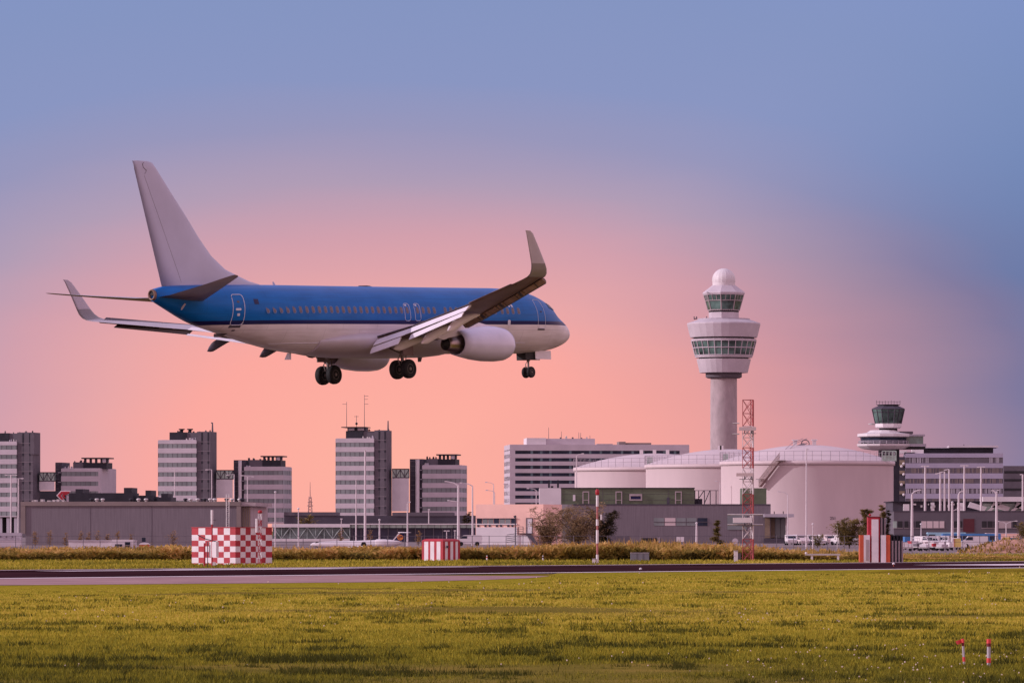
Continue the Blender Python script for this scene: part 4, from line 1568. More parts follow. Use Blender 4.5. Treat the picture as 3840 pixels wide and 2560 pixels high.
for py in (1653, 1658):
    g.tube([(-18 * kO + 93 * kO * math.cos(2 * math.pi * i / 12 + p8), 93 * kO * math.sin(2 * math.pi * i / 12 + p8), hO(py)) for i in range(13)], .10, 4)
g.build('handrail', M['panel2'], ot)
g = MB()
g.box(62 * kO, 140 * kO, -2, 6, hO(1674), hO(1664))
g.build('annex_floor', M['panel2'], ot)
MB().box(62 * kO, 130 * kO, -1.2, 5.5, hO(1664), hO(1635)).build('annex_window', M['tglass'], ot)
MB().box(62 * kO, 136 * kO, -1.7, 6, hO(1635), hO(1628)).build('annex_roof', M['panel2'], ot)
MB().box(20 * kO, 92 * kO, -1.0, 5, hO(1626), hO(1617)).build('roof_plant', M['dark2'], ot)
MB().box(-2 * kO, 138 * kO, -1.5, 5, hO(1684), hO(1674.2)).build('annex_soffit', M['slot'], ot)
MB().lathe(qo((37, 1616), (37, 1603)), 8, smooth=False, ph=p8).build('neck', M['slot'], ot)
MB().lathe(qo((46, 1605), (52.5, 1601), (52.5, 1588), (50, 1586)), 8, smooth=False, ph=p8).build('cab_base', M['white'], ot)
cg = MB().lathe(qo((52, 1588), (65, 1534)), 8, smooth=False, ph=p8).build('cab_window', M['tglass'], ot)
g = MB()
for i in range(8):
    a0, a1 = p8 + 2 * math.pi * i / 8, p8 + 2 * math.pi * (i + 1) / 8
    for t in (0, .5):
        p0 = Vector((52.6 * math.cos(a0), 52.6 * math.sin(a0), 0)).lerp(Vector((52.6 * math.cos(a1), 52.6 * math.sin(a1), 0)), t) * kO
        p1 = Vector((65.6 * math.cos(a0), 65.6 * math.sin(a0), 0)).lerp(Vector((65.6 * math.cos(a1), 65.6 * math.sin(a1), 0)), t) * kO
        p0.z, p1.z = hO(1588), hO(1534)
        g.tube([p0, p1], .13, 4)
    g.tube([(62.5 * kO * math.cos(a), 62.5 * kO * math.sin(a), hO(1546)) for a in (a0, a1)], .10, 4)
g.build('mullions', M['dark'], cg)
MB().lathe(qo((66, 1535), (66, 1532), (42, 1522), (40, 1519), (47, 1518), (47, 1516)), 8, smooth=False, ph=p8).build('cab_roof', M['dark'], ot)
g = MB()
for i in range(9):
    x = (-44 + 11 * i) * kO
    g.tube([(x, 0, hO(1517)), (x, 0, hO(1500 + (i * 7) % 5))], .06, 4)
g.tube([(-46 * kO, 0, hO(1506)), (46 * kO, 0, hO(1506))], .05, 4)
g.build('roof_antenna', M['dark2'], ot)
g = MB().lathe([(.1, hO(1593)), (.9, hO(1590)), (.9, hO(1588)), (.1, hO(1586))], 10, cx=-64 * kO)
g.tube([(-60 * kO, 0, hO(1590)), (-50 * kO, 0, hO(1592))], .12, 4)
g.build('dish_antenna', M['steel'], ot)

# --- terminal office on the right
fr = Frame('terminal_office', 'grey striped terminal office building right of the smaller control tower', 'office building', 3371, 1500, -3)
bands = [1714.5, 1754, 1794, 1830, 1869 - 1]
edges = [1699, 1714.5, 1736, 1754, 1774, 1792, 1812, 1830, 1850, 1868, 1874, 1880]
w = MB()
fr.hb(w, 3395, 3760, .3, 24, 1699.5, None)
for a, b in ((1699, 1715), (1736, 1754), (1774, 1794), (1812, 1831), (1850, 1869)):
    fr.hb(w, 3395, 3760, 0, 24.2, a, b)
w.build('wall', mat('lilac_grey_spandrel', (.37, .33, .43), .6, .06, .2), fr.o)
rr = random.Random(5)
for a, b in ((1715.2, 1735.8), (1754.2, 1773.8), (1794.2, 1811.8), (1831.2, 1849.8), (1869.2, 1885)):
    o = fr.part('window_band', M['dark2'], 3395.5, 3759.5, .12, 1, a, b)
    x = 3398
    bm_ = M['brownp'] if rr.random() < .5 else M['panel2']
    while x < 3755:
        wd = rr.choice((4, 4, 5, 6))
        if rr.random() < .62 and not (a < 1720 and 3482 < x < 3700):
            fr.hb(MB(), x, x + wd - 1.6, .06, .2, a + .6, b - .6).build('blind', bm_, o)
        x += wd
fr.part('balcony_stack', M['dark'], 3371.5, 3394.8, 1, 20, 1712, None)
for i, py in enumerate((1738, 1748, 1778, 1816, 1854)):
    MB().ball((fr.u(3389 - (i % 2) * 8), .3, fr.h(py)), .42, 8, 6).build('lamp', M['white'], fr.o)
    fr.part('balcony', M['wood'], 3372, 3393, .3, 1.0, py - 14, py - 2)
fr.part('penthouse', M['black'], 3466, 3725, 3, 18, 1679, 1698.9)
fr.part('roof_slab', M['panel2'], 3466, 3560, 2, 19, 1677, 1679.2)
fr.part('roof_slab', M['panel'], 3558, 3743, 1.5, 20, 1670, 1677)
fr.part('roof_unit', M['white'], 3420, 3464, 1.5, 8, 1682, 1699)
fr.part('roof_unit', M['white'], 3371, 3402, 1.5, 8, 1688, 1699)
fr.part('roof_unit', M['slot'], 3392, 3430, .8, 5, 1695, 1702)
antenna(fr, 3617, 1664, 1671, 8, [], 'antenna', .25)
fr2 = Frame('office_building', 'low dark brown office building at the right edge of the picture', 'office building', 3763, 1560, 0)
w = MB()
fr2.hb(w, 3763, 3990, 0, 20, 1746, None)
w.build('wall', M['dark2'], fr2.o)
for py in (1765, 1795, 1830):
    fr2.part('window_band', M['slot'], 3766, 3985, -.06, .5, py, py + 9)

# --- terminal canopy and long dark low building in front of it
fr = Frame('terminal_hall', 'long dark terminal hall with rooflights and a white canopy beam right of the tanks', 'terminal', 3350, 1180, 0)
fr.part('wall', M['dark'], 3352, 4050, 3, 26, 1880, None)
fr.part('roof', M['black'], 3345, 3700, 2, 27, 1878, 1881)
fr.part('canopy_beam', M['white'], 3683, 4050, -2, 6, 1862, 1880)
for x0, x1, t, b in ((3390, 3412, 1889, 1916), (3493, 3506, 1883, 1917), (3592, 3617, 1884, 1915)):
    fr.part('white_panel', M['white'], x0, x1, 1.5, 2.9, t, b)
fr.part('glazing', M['gglass'], 3690, 4050, 2.4, 2.95, 1886, 1919)
g = MB()
for i in range(5):
    a = 3630 + 88 * i
    for p, q_ in (((a, 1886), (a + 62, 1917)), ((a + 64, 1917), (a + 126, 1886))):
        u0, z0, u1, z1 = fr.u(p[0]), fr.h(p[1]), fr.u(q_[0]), fr.h(q_[1])
        g.add([(u0, .5, z0 - .9), (u1, .5, z1 - .0), (u1 + .6, .5, z1 + 1.0), (u0 + .6, .5, z0 + .3), (u0, 1.4, z0 - .9), (u1, 1.4, z1), (u1 + .6, 1.4, z1 + 1.0), (u0 + .6, 1.4, z0 + .3)],
              [(0, 1, 2, 3), (7, 6, 5, 4), (0, 4, 5, 1), (2, 6, 7, 3), (1, 5, 6, 2), (3, 7, 4, 0)])
g.build('truss', M['white'], fr.o)
for i in range(7):
    fr.part('rooflight', M['steel'], 3425 + 24 * i + (i % 3) * 5, 3437 + 24 * i, 1.2, 2.8, 1887 + (i % 2) * 6, 1893 + (i % 2) * 8)
fr = Frame('service_building', 'long dark grey service building behind the parked vehicles at the right', 'building', 3350, 960, 0)
fr.part('wall', M['dark2'], 3352, 4050, 0, 14, 1916, None)
fr.part('parapet', M['dark'], 3350, 4052, -.08, 14.1, 1914, 1917)
x = 3360
for i, (x0, x1, m) in enumerate(((3349, 3363, 'gglass'), (3367, 3384, 'slot'), (3392, 3406, 'slot'), (3413, 3428, 'slot'), (3434, 3452, 'slot'), (3455, 3474, 'cream'), (3476, 3497, 'cream'), (3500, 3520, 'cream'), (3523, 3541, 'cream'),
                               (3577, 3608, 'slot'), (3682, 3700, 'slot'), (3704, 3722, 'slot'), (3726, 3738, 'slot'), (3745, 3792, 'concrete'), (3798, 3812, 'slot'))):
    o = fr.part('window', M[m], x0, x1, -.05, .3, 1953, 1978)
    MB().box(fr.u(x0) - .08, fr.u(x1) + .08, -.12, -.05, fr.h(1979.5), fr.h(1978)).build('sill', M['concrete'], o)
fr.part('gate', mat('maroon_door_paint', (.10, .022, .03), .6, .1, .5), 3612, 3654, -.05, .3, 1944, 1994)
fr.part('parking_roof', M['dark'], 3346, 3520, -6, -.2, 2003, 2007)

# --- grey and green building in front of the tanks
fr = Frame('operations_building', 'dark grey building with a curved corner and a green upper storey before the tanks', 'building', 2030, 1000, 0)
pl = []
for i in range(9):
    a = R(180 + 90 * i / 8)
    pl.append((fr.u(2150) + 6.2 * math.cos(a), 9.5 + 9.5 * math.sin(a)))
xr = fr.u(2890)
pl += [(xr, 0), (xr, 22), (fr.u(2150) - 6.2, 22)]
MB().prism(pl, 0, fr.h(1890)).build('wall', M['ware'], fr.o)
fr.part('parapet', M['dark'], 2150, 2890, -.08, 21, 1889, 1893)
fr.part('upper_storey', M['greenp'], 2105, 2606, 2.5, 16, 1829, 1889.9)
fr.part('roof_edge', M['black'], 2103, 2608, 2.2, 16.2, 1827, 1829.5)
fr.part('end_wall', M['white'], 2023, 2104.7, 2.4, 16, 1828.5, 1890)
fr.part('flue', M['black'], 2056, 2063, 6, 6.4, 1798, 1828)
fr.part('flue', M['black'], 2090, 2097, 6, 6.4, 1798, 1828)
fr.part('roof_unit', M['black'], 2066, 2076, 6, 6.6, 1820, 1828)
for py in (1850, 1873):
    fr.part('panel_joint', M['dark2'], 2106, 2605, 2.46, 2.6, py, py + .8)
for x in (2260, 2408, 2507):
    fr.part('panel_joint', M['dark2'], x, x + 1, 2.47, 2.6, 1830, 1889)
for x0 in (2185, 2309, 2533):
    o = fr.part('door', M['greenp'], x0 + 2, x0 + 23, 2.3, 2.5, 1843, 1888)
    g = MB()
    for a, b, c, e in ((x0, x0 + 3.5, 1841, 1888), (x0 + 21.5, x0 + 25, 1841, 1888), (x0 + 3.5, x0 + 21.5, 1841, 1845), (x0 + 3.5, x0 + 21.5, 1873, 1875)):
        fr.hb(g, a, b, 2.15, 2.45, c, e)
    g.build('frame', M['concrete'], o)
o = fr.part('window', M['navy'], 2366, 2404, 2.35, 2.5, 1859, 1870)
g = MB()
for a, b, c, e in ((2361, 2366, 1851, 1876), (2404, 2409, 1851, 1876), (2366, 2404, 1851, 1858.5), (2366, 2404, 1870.5, 1876)):
    fr.hb(g, a, b, 2.2, 2.5, c, e)
g.build('frame', M['concrete'], o)
fr.part('hatch', M['dark'], 2502, 2512, 2.3, 2.5, 1864, 1888)
fr.part('sign_plate', M['white'], 2149, 2158, 2.3, 2.5, 1854, 1877)
for i, (x0, x1, m) in enumerate(((2452, 2490, 'bandg'), (2493, 2533, 'cream'), (2536, 2572, 'bandg'), (2575, 2612, 'bandg'), (2616, 2653, 'bandd'))):
    o = fr.part('window', M[m], x0, x1, -.06, .3, 1941, 1970)
    MB().box(fr.u(x0), fr.u(x1), -.14, -.07, fr.h(1957), fr.h(1955)).build('glazing_bar', M['dark2'], o)
for x0, x1 in ((2282, 2310), (2315, 2356)):
    fr.part('garage_door', M['dark2'], x0, x1, -.06, .3, 2008, 2042)
for x0, x1 in ((2405, 2445), (2448, 2475)):
    fr.part('garage_door', M['slot'], x0, x1, -.06, .3, 2016, 2042)
# rear steel frames on the roof terrace
g = MB()
for i, x in enumerate((2610, 2624, 2646, 2668, 2690)):
    fr.hb(g, x, x + 3, 8, 8.3, 1836, 1889)
fr.hb(g, 2608, 2700, 8, 8.3, 1836, 1838)
for a, b in ((2610, 2646), (2646, 2668)):
    g.tube([(fr.u(a), 8.1, fr.h(1889)), (fr.u(b), 8.1, fr.h(1837))], .08, 4)
fr.hb(g, 2610, 2640, 9, 12, 1868, 1889)
g.build('steel_frame', M['dark'], fr.o)
fr.part('stair_head', M['greenp'], 2787, 2876, 2, 14, 1829, 1889.5)
fr.part('window', M['bandg'], 2728, 2800, -.12, .3, 1930, 1985)
fr.part('entrance_canopy', M['panel2'], 2863, 2974, -3, 8, 1926, 1938)
fr.part('side_wing', M['ware'], 2890.3, 2946, 3, 18, 1932, None)
for i in range(4):
    fr.part('window', M['wood'] if i < 2 else M['bandg'], 2868 + i * 21, 2887 + i * 21, 2.8 if i else -.1, 3.2, 1940, 2016)
fr.part('plinth', M['dark'], 2864, 2952, -.6, 3, 2018, None)
fr.part('column', M['pole'], 2946, 2952, -.5, 0, 1938, None)
fr.part('roof_light', M['black'], 2903, 2906, 1, 1.3, 1916, 1926)
fr.part('roof_light', M['black'], 2937, 2940, 1, 1.3, 1916, 1926)

# --- peach-coloured building with a strip window and outside stair
fr = Frame('hangar_office', 'low peach-walled building with a strip window and outside steel stair', 'building', 1784, 900, -14)
fr.part('wall', M['pinkw'], 1784, 2045, 0, 14, 1890, None)
fr.part('plinth', M['white'], 1786, 1944, -.15, .5, 1976, None)
for i in range(7):
    x0 = 1789 + 22 * i
    o = fr.part('window', M['bandg'] if i % 3 else M['bandd'], x0, x0 + 19, -.1, .3, 1944, 1962)
    fr.part('window', M['bandd'], x0 + 1 + (i % 2) * 6, x0 + 9 + (i % 2) * 6, -.1, .3, 1967, 1974)
fr.part('window_head', M['dark2'], 1787, 1944, -.25, .2, 1942, 1944)
fr.part('transom', M['white'], 1787, 1944, -.2, .2, 1962.2, 1966.5)
o = fr.part('door', M['white'], 1981, 2002, -.1, .3, 1943, 1998)
g = MB()
for a, b, c, e in ((1979, 1981, 1941, 1998), (2002, 2004, 1941, 1998), (1979, 2004, 1941, 1943)):
    fr.hb(g, a, b, -.2, .1, c, e)
g.build('frame', M['dark'], o)
fr.part('stair_landing', M['dark'], 1946, 2010, -2.0, -.1, 1998, 2000)
g = MB()
for x in (1947, 1960, 1977):
    g.tube([(fr.u(x), -1.9, fr.h(2000)), (fr.u(x), -1.9, fr.h(1974))], .05, 4)
for py in (1974, 1982, 1990):
    g.tube([(fr.u(1947), -1.9, fr.h(py)), (fr.u(1978), -1.9, fr.h(py))], .04, 4)
for i in range(5):
    g.tube([(fr.u(1914), -1.9, fr.h(2004 + 7 * i)), (fr.u(1946), -1.9, fr.h(2000 + 7 * i))], .05, 4)
g.tube([(fr.u(1947), -1.9, 0), (fr.u(1947), -1.9, fr.h(1940))], .10, 5)
g.tube([(fr.u(1947), -1.9, fr.h(1940)), (fr.u(1944), -1.9, fr.h(1933))], .25, 5)
g.build('stair_rail', M['dark'], fr.o)
sb = MB().extrude([(fr.u(1950), 0), (fr.u(2003), 0), (fr.u(2003), fr.h(2032)), (fr.u(1990), fr.h(2004)), (fr.u(1950), fr.h(2004))], -1.6, -.2)
sb.build('stair_cheek', M['white'], fr.o)
MB().extrude([(fr.u(1984), fr.h(2001)), (fr.u(2024), fr.h(2040)), (fr.u(2034), fr.h(2040)), (fr.u(2010), fr.h(2001))], -1.9, -1.65).build('stair_flight', M['dark'], fr.o)

# --- grey warehouse on the left
fr = Frame('warehouse', 'long windowless grey warehouse with dark plant on its roof at the left', 'warehouse', 80, 860, -4)
w = MB()
fr.hb(w, 96, 892, 0, 30, 1896, None)
w.build('wall', M['ware'], fr.o)
fr.part('parapet', M['brownp'], 78, 908, -.25, 30.2, 1880, 1896)
fr.part('corner_pier', M['brownp'], 78, 95.7, -.22, 3, 1896.2, 2000)
fr.part('corner_pier', M['brownp'], 892.4, 908, -.2, 3, 1896.2, None)
fr.part('end_bay', M['concrete'], 908.3, 941, 1.5, 26, 1898, None)
g = MB()
for i in range(4):
    x = 912 + 8 * i
    fr.hb(g, x, x + 3, 1.2, 1.6, 1898, None)
g.build('end_column', M['wood'], fr.o)
fr.part('roof_overhang', M['concrete'], 908.4, 962, .6, 24, 1884, 1897)
fr.part('seam', M['dark2'], 340, 341.5, -.03, .1, 1897, 2055)
fr.part('seam', M['dark2'], 572, 573.5, -.03, .1, 1897, 2055)
for x0, x1, t in ((243, 486, 1847), (268, 296, 1832), (450, 480, 1827), (531, 552, 1837), (505, 525, 1856), (525.3, 562, 1860), (575, 628, 1863), (590, 616, 1849)):
    fr.part('roof_plant', M['black'], x0, x1, 4 + x0 * .003, 12, t, 1881)
for i, x in enumerate((112, 118, 145, 170, 190, 206, 225)):
    fr.part('roof_vent', M['steel'], x, x + 10, 2, 4, 1875 - (i % 3) * 2, 1881)
for i, x in enumerate((340, 357, 376, 490, 515, 540, 695, 712, 735, 768, 786, 800, 850, 868, 894, 908)):
    g = MB().lathe([(.22, fr.h(1881)), (.22, fr.h(1875)), (.42, fr.h(1873)), (.30, fr.h(1868)), (.05, fr.h(1867))], 10, fr.u(x), 1.5 + (i % 3))
    g.build('roof_cowl', M['steel'] if i % 3 else M['black'], fr.o)
g = MB()
for s in (856, 866):
    g.tube([(fr.u(s), -.8, 0), (fr.u(s), -.8, fr.h(1853))], .07, 4)
    g.tube([(fr.u(s + 3), -1.6, fr.h(2000)), (fr.u(s + 3), -1.6, fr.h(1853))], .05, 4)
for i in range(24):
    z = fr.h(1853) * (i + 1) / 24
    g.tube([(fr.u(856), -.8, z), (fr.u(866), -.8, z)], .05, 4)
    if i % 3 == 0 and i > 5:
        g.tube([(fr.u(856), -.8, z), (fr.u(859), -1.6, z), (fr.u(869), -1.6, z), (fr.u(866), -.8, z)], .05, 4)
g.build('caged_ladder', M['steel'], fr.o)

# red arrow sign on a dark board behind the warehouse roof
fr = Frame('arrow_sign', 'dark roof board with a red white-edged arrow pointing left', 'sign', 150, 900, -2)
fr.part('board', M['black'], 150, 246, 0, 1.5, 1840, 1882)
def chevron(name, x0, x1, ym, hh, th, y0, y1, m):
    """arrow head pointing left with a flat bar running right along its top edge"""
    P_ = [(x0, ym), (x0 + hh * .95, ym - hh), (x1, ym - hh), (x1 - 4, ym - hh + th), (x0 + hh * .95 + th * .5, ym - hh + th), (x0 + th * 1.35, ym), (x0 + hh + th * .9, ym + hh), (x0 + hh * .95, ym + hh)]
    MB().extrude([(fr.u(a), fr.h(b)) for a, b in P_], y0, y1).build(name, m, fr.o)


chevron('arrow_border', 212, 266, 1857, 18, 15, -.25, -.05, M['redw'])
chevron('arrow', 217, 263, 1857, 15, 8.5, -.42, -.26, M['red'])
chevron('inner_arrow', 233, 256, 1858, 9, 6, -.42, -.26, M['red'])

# pale low wall at the far left and the white cabin in front of the warehouse
fr = Frame('low_wall', 'low pale grey wall with a darker top half at the left edge', 'wall', -120, 800, 0)
fr.part('wall', M['panel'], -120, 78, 0, 2, 2025, None)
fr.part('upper_wall', M['panel2'], -120, 79, -.05, 2.05, 1997, 2025)
for i in range(3):
    fr.part('bracket', M['dark2'], 0 + 18 * i + i * 4, 4 + 22 * i, -.2, 0, 2008, 2014)
fr = Frame('site_cabin', 'white flat site cabin with two small windows in front of the warehouse', 'cabin', 257, 700, 2)
fr.part('wall', M['white'], 257, 508, 0, 4, 2028, None)
fr.part('roof', M['panel'], 255, 510, -.1, 4.1, 2024.5, 2028)
fr.part('annex', M['white'], 420, 505, -.4, -.05, 2022, None)
for x0, x1, t, b in ((432, 458, 2039, 2058), (469, 488, 2031, 2056)):
    o = fr.part('window', M['bandd'], x0, x1, -.5, -.3, t, b)
    MB().box(fr.u(x0), fr.u(x1), -.56, -.5, fr.h((t + b) / 2 + 1), fr.h((t + b) / 2)).build('glazing_bar', M['panel'], o)

# --- pier: glazed walkway, dark hall and planted roof behind the parked aircraft
fr = Frame('pier', 'long glazed airport pier with white beams running below the office towers', 'pier', 1020, 1150, 0)
fr.part('roof_beam', M['white'], 1020, 1312, 0, 6, 1963, 1976)
fr.part('floor_beam', M['white'], 1020, 1312, 0, 6, 2019, 2029)
fr.part('walkway_glazing', mat('walkway_glass', (.16, .20, .19), .15, .5, .35), 1022, 1310, .6, 5.5, 1976.2, 2018.8)
g = MB()
for i in range(9):
    a, b = 1024 + 32 * i, 1056 + 32 * i
    z0, z1 = fr.h(2019), fr.h(1976)
    g.tube([(fr.u(a), .3, z0 if i % 2 else z1), (fr.u(b), .3, z1 if i % 2 else z0)], .13, 4)
    g.tube([(fr.u(b), .3, z0), (fr.u(b), .3, z1)], .10, 4)
g.build('truss', mat('grey_green_steel', (.30, .33, .32), .6, .1, 1), fr.o)
fr.part('undercroft', M['slot'], 1030, 1310, 1, 5, 2029.5, None)
fr.part('fascia', M['gglass'], 1312.5, 1786, .4, 5, 1966, 1978)
fr.part('coping', M['white'], 1312.4, 1786, 0, 6, 1962, 1966)
g = MB()
for i in range(20):
    fr.hb(g, 1316 + 24 * i, 1317.5 + 24 * i, .3, .5, 1966, 1978)
g.build('fascia_joint', M['dark2'], fr.o)
fr.part('hall', M['navy'] if False else mat('dark_blue_hall', (.045, .04, .07), .5, .3, .2), 1312.6, 1786, 1, 20, 1978.3, None)
g = MB()
for i in range(14):
    fr.hb(g, 1318 + 34 * i, 1321 + 34 * i, .9, 1.1, 1979, None)
g.build('hall_column', M['dark2'], fr.o)
fr = Frame('low_hall', 'long low dark hall with ventilators below the tall office towers', 'building', 1060, 1300, 0)
fr.part('wall', M['dark'], 1064, 1790, 2, 30, 1932, None)
fr.part('roof_edge', M['dark2'], 1064, 1260, 1.8, 30, 1919, 1932.1)
fr.part('roof_edge', M['dark2'], 1470, 1700, 1.8, 30, 1920, 1934)

# --- fence along the yard in front of the vehicles and warehouse
fe = thing('fence', 'thin wire fence on slim posts along the apron behind the reeds', 'fence', (0, 560, 0))
g, g2 = MB(), MB()
for i in range(64):
    x = -58 + 1.85 * i
    MB().tube([(x, 0, 0), (x, 0, 1.9)], .035, 4).build('post', M['dark2'], fe)
for z in (.6, 1.2, 1.85):
    g2.tube([(-58, 0, z), (58.6, 0, z)], .018, 4)
g2.build('wire', M['dark2'], fe)

# ------------------------------------------------------------------ lamp posts
LG = 'lamp posts around the airport'


def lamp(px, top, d, label, arms=(), head='flood', r=None, lowarms=(), base=0.0):
    """arms: pixel reach of each arm (negative = left) at its own row offset"""
    k = d / F
    o = thing('lamp_post', label, 'lamp post', ((px - 1920) * k, d, base), 0, LG)
    H = HC + (HY - top) * k - base
    r = r or 1.9 * k
    straight = not any(abs(a[1]) > 2 for a in arms)
    MB().tube([(0, 0, 0), (0, 0, H - (0 if straight else 4 * k))], [r * 1.35, r * .8], 8).build('pole', M['pole'], o)
    for reach, rise in arms:
        a = MB()
        x = reach * k
        if straight:
            a.tube([(0, 0, H), (x, 0, H + rise * k)], r * .55, 6)
        else:
            a.tube([(0, 0, H - 4 * k), (x * .10, 0, H - 1.6 * k), (x * .35, 0, H + rise * k * .5), (x, 0, H + rise * k)], [r * .8, r * .7, r * .6, r * .5], 6)
        ao = a.build('arm', M['pole'], o)
        s = 1 if x > 0 else -1
        MB().box(min(x - s * 5 * k, x + s * 4 * k), max(x - s * 5 * k, x + s * 4 * k), -2 * k, 2 * k, H + (rise - 2.2) * k, H + (rise + 1.4) * k).build('lamp_head', M['white'], ao)
    for reach, drop in lowarms:
        a = MB()
        x = reach * k
        a.tube([(0, 0, H - (drop + 5) * k), (x, 0, H - drop * k)], r * .5, 6)
        ao = a.build('arm', M['pole'], o)
        MB().ball((x, 0, H - drop * k), 2.8 * k, 8, 5).build('lamp_head', M['white'], ao)
    if not arms and head == 'flood':
        MB().box(-4 * k, 4 * k, -3 * k, 3 * k, H - 2 * k, H + 2.5 * k).build('lamp_head', M['white'], o)
    elif not arms and head == 'ball':
        MB().ball((0, 0, H + 2 * k), 4.6 * k, 10, 6, sz=.75).build('lamp_head', M['white'], o)
    return o


T = ((-19, 1), (19, 1))
lamp(41, 1781, 880, 'double-armed lamp post before the cut-off tower, left one of two', T, r=.13)
lamp(69, 1794, 885, 'double-armed lamp post before the cut-off tower, right one of two', ((-13, 1), (15, 1)), r=.13)
lamp(655, 1757, 1300, 'double-armed lamp post before the crooked-flue tower facade', ((-17, 1), (20, -3)))
lamp(794, 1760, 1300, 'lamp post with a short left arm before the dark core of the crooked-flue tower', ((-20, 0),))
lamp(878, 1778, 1300, 'thin lamp post in front of the round white shaft above the warehouse', ((-26, -2),))
lamp(928, 1785, 1300, 'double-armed lamp post before the striped block behind the warehouse end', ((-20, 3), (20, -1)))
lamp(1032, 1846, 760, 'slim ball-headed lamp post right of the checkered cabin', head='ball')
lamp(1119, 1908, 800, 'slim post with a small dark head, right of the warehouse block', head='ball')
lamp(1335, 1796, 820, 'tall slim post left of the thick mast in front of the twin-aerial tower', head='flood', r=.09)
lamp(1369, 1686, 820, 'thick tapered mast with a small head in front of the twin-aerial tower', head='flood', r=.16)
lamp(1423, 1950, 840, 'short post standing behind the parked aircraft', head='ball', r=.12)
lamp(1528, 1884, 820, 'slim post with a head to its right beside the parked aircraft tail', ((8, 3),), r=.11)
lamp(1719, 1816, 830, 'thick lamp post with two left arms behind the striped box', ((-48, 12),), lowarms=((-38, 60),), r=.19)
lamp(1772, 1818, 850, 'curved-arm lamp post right of the two-armed one', ((-44, 9),), r=.13)
lamp(1675, 1989, 780, 'short pole with a flat crosswise lamp behind the striped box', ((-7, 0), (7, 0)), r=.07)
lamp(1706, 1989, 780, 'short pole with a small square lamp behind the striped box', head='flood', r=.06)
lamp(1851, 1812, 1100, 'curved-arm lamp above the peach building, upper arm of the pair', ((-28, 5),), r=.10)
lamp(1855, 1842, 1050, 'curved-arm lamp above the peach building, lower arm of the pair', ((-30, 5),), r=.10)
lamp(2011, 1834, 1080, 'lamp post with a left arm before the pale office above the peach building', ((-32, 4),))
lamp(2162, 1705, 1360, 'lamp post with a rising right arm beside the smallest tank', ((24, 5),), r=.14)
lamp(2700, 1806, 1280, 'short-armed lamp in front of the gap between two tanks', ((-16, 3),), r=.12)
lamp(3024, 1682, 700, 'very tall white floodlight mast in front of the big tank', ((6, -2),), r=.10)
lamp(2954, 1850, 930, 'curved-arm lamp post above the entrance canopy before the big tank', ((-34, 8),), r=.10)
lamp(3048, 1966, 690, 'short round-headed lamp at the foot of the big tank', head='ball', r=.06)
lamp(3140, 1972, 700, 'short round-headed lamp beside the bush before the big tank', head='ball', r=.05)
lamp(3420, 1848, 690, 'tall white lamp post with a right arm in front of the service building windows', ((30, 12),), r=.17)
lamp(3595, 1850, 720, 'tall white lamp post with a hooked right head before the maroon gate', ((12, 9),), r=.17)
lamp(3571, 1884, 660, 'leaning pale lamp post with stacked round heads left of the hooked one', head='ball', r=.15, lowarms=((14, 26),))
lamp(3737, 1848, 690, 'tall white lamp post with two left arms before the white trusses', ((-16, 10), (6, 12)), r=.17)
lamp(3454, 1966, 760, 'short lamp standing under the service building windows', head='ball', r=.07)
lamp(3773, 1960, 760, 'short lamp post with wide V-shaped arms at the right', ((-30, 7), (38, 8)), r=.08)
for px, top, lb in ((3469, 1747, 'leftmost'), (3616, 1745, 'fifth from the left'), (3679, 1750, 'rightmost')):
    lamp(px, top, 1170, 'white double-armed mast before the terminal office, %s of six' % lb, ((-11, 0), (11, 0)), r=.21, base=6)
for px, top, lb in ((3526, 1773, 'second from the left'), (3542, 1768, 'third from the left'), (3559, 1759, 'fourth from the left')):
    lamp(px, top, 1170, 'white mast with a left arm before the terminal office, %s of six' % lb, ((-15, -2),), r=.21, base=6)
lamp(3835, 1778, 1170, 'white mast at the right edge above the canopy beam', ((-6, 0),), r=.21)
lamp(1280, 1945, 950, 'small white post on the low dark hall roof left of the tall tower', head='flood', r=.08)
lamp(1608, 1910, 1280, 'white post on the dark hall before the lower striped block', head='flood', r=.14)

# ------------------------------------------------------------------ airfield huts and equipment
def checker_mat(name, ca, cb, sx, sz, off=(0, 0, 0)):
    m = bpy.data.materials.new(name)
    m.use_nodes = True
    nt = m.node_tree
    b = nt.nodes['Principled BSDF']
    L = nt.links.new
    tc = nt.nodes.new('ShaderNodeTexCoord')
    mp = nt.nodes.new('ShaderNodeMapping')
    mp.inputs['Scale'].default_value = (1 / sx, 1 / sx, 1 / sz)
    mp.inputs['Location'].default_value = off
    L(tc.outputs['Object'], mp.inputs[0])
    ck = nt.nodes.new('ShaderNodeTexChecker')
    ck.inputs['Scale'].default_value = 1
    L(mp.outputs[0], ck.inputs[0])
    ck.inputs[1].default_value = ca
    ck.inputs[2].default_value = cb
    nz = nt.nodes.new('ShaderNodeTexNoise')
    nz.inputs['Scale'].default_value = 1.5
    nz.inputs['Detail'].default_value = 6
    L(tc.outputs['Object'], nz.inputs['Vector'])
    rp = ramp(nt, [(.3, (.82, .80, .80, 1)), (.65, (1, 1, 1, 1))])
    L(nz.outputs[0], rp.inputs[0])
    mx = nt.nodes.new('ShaderNodeMix')
    mx.data_type = 'RGBA'
    mx.blend_type = 'MULTIPLY'
    mx.inputs[0].default_value = 1
    L(ck.outputs[0], mx.inputs[6])
    L(rp.outputs[0], mx.inputs[7])
    L(mx.outputs[2], b.inputs['Base Color'])
    b.inputs['Roughness'].default_value = .55
    return m


WHT, REDC = (.72, .66, .69, 1), (.52, .07, .065, 1)
dC = gd(2117)
kC = dC / F
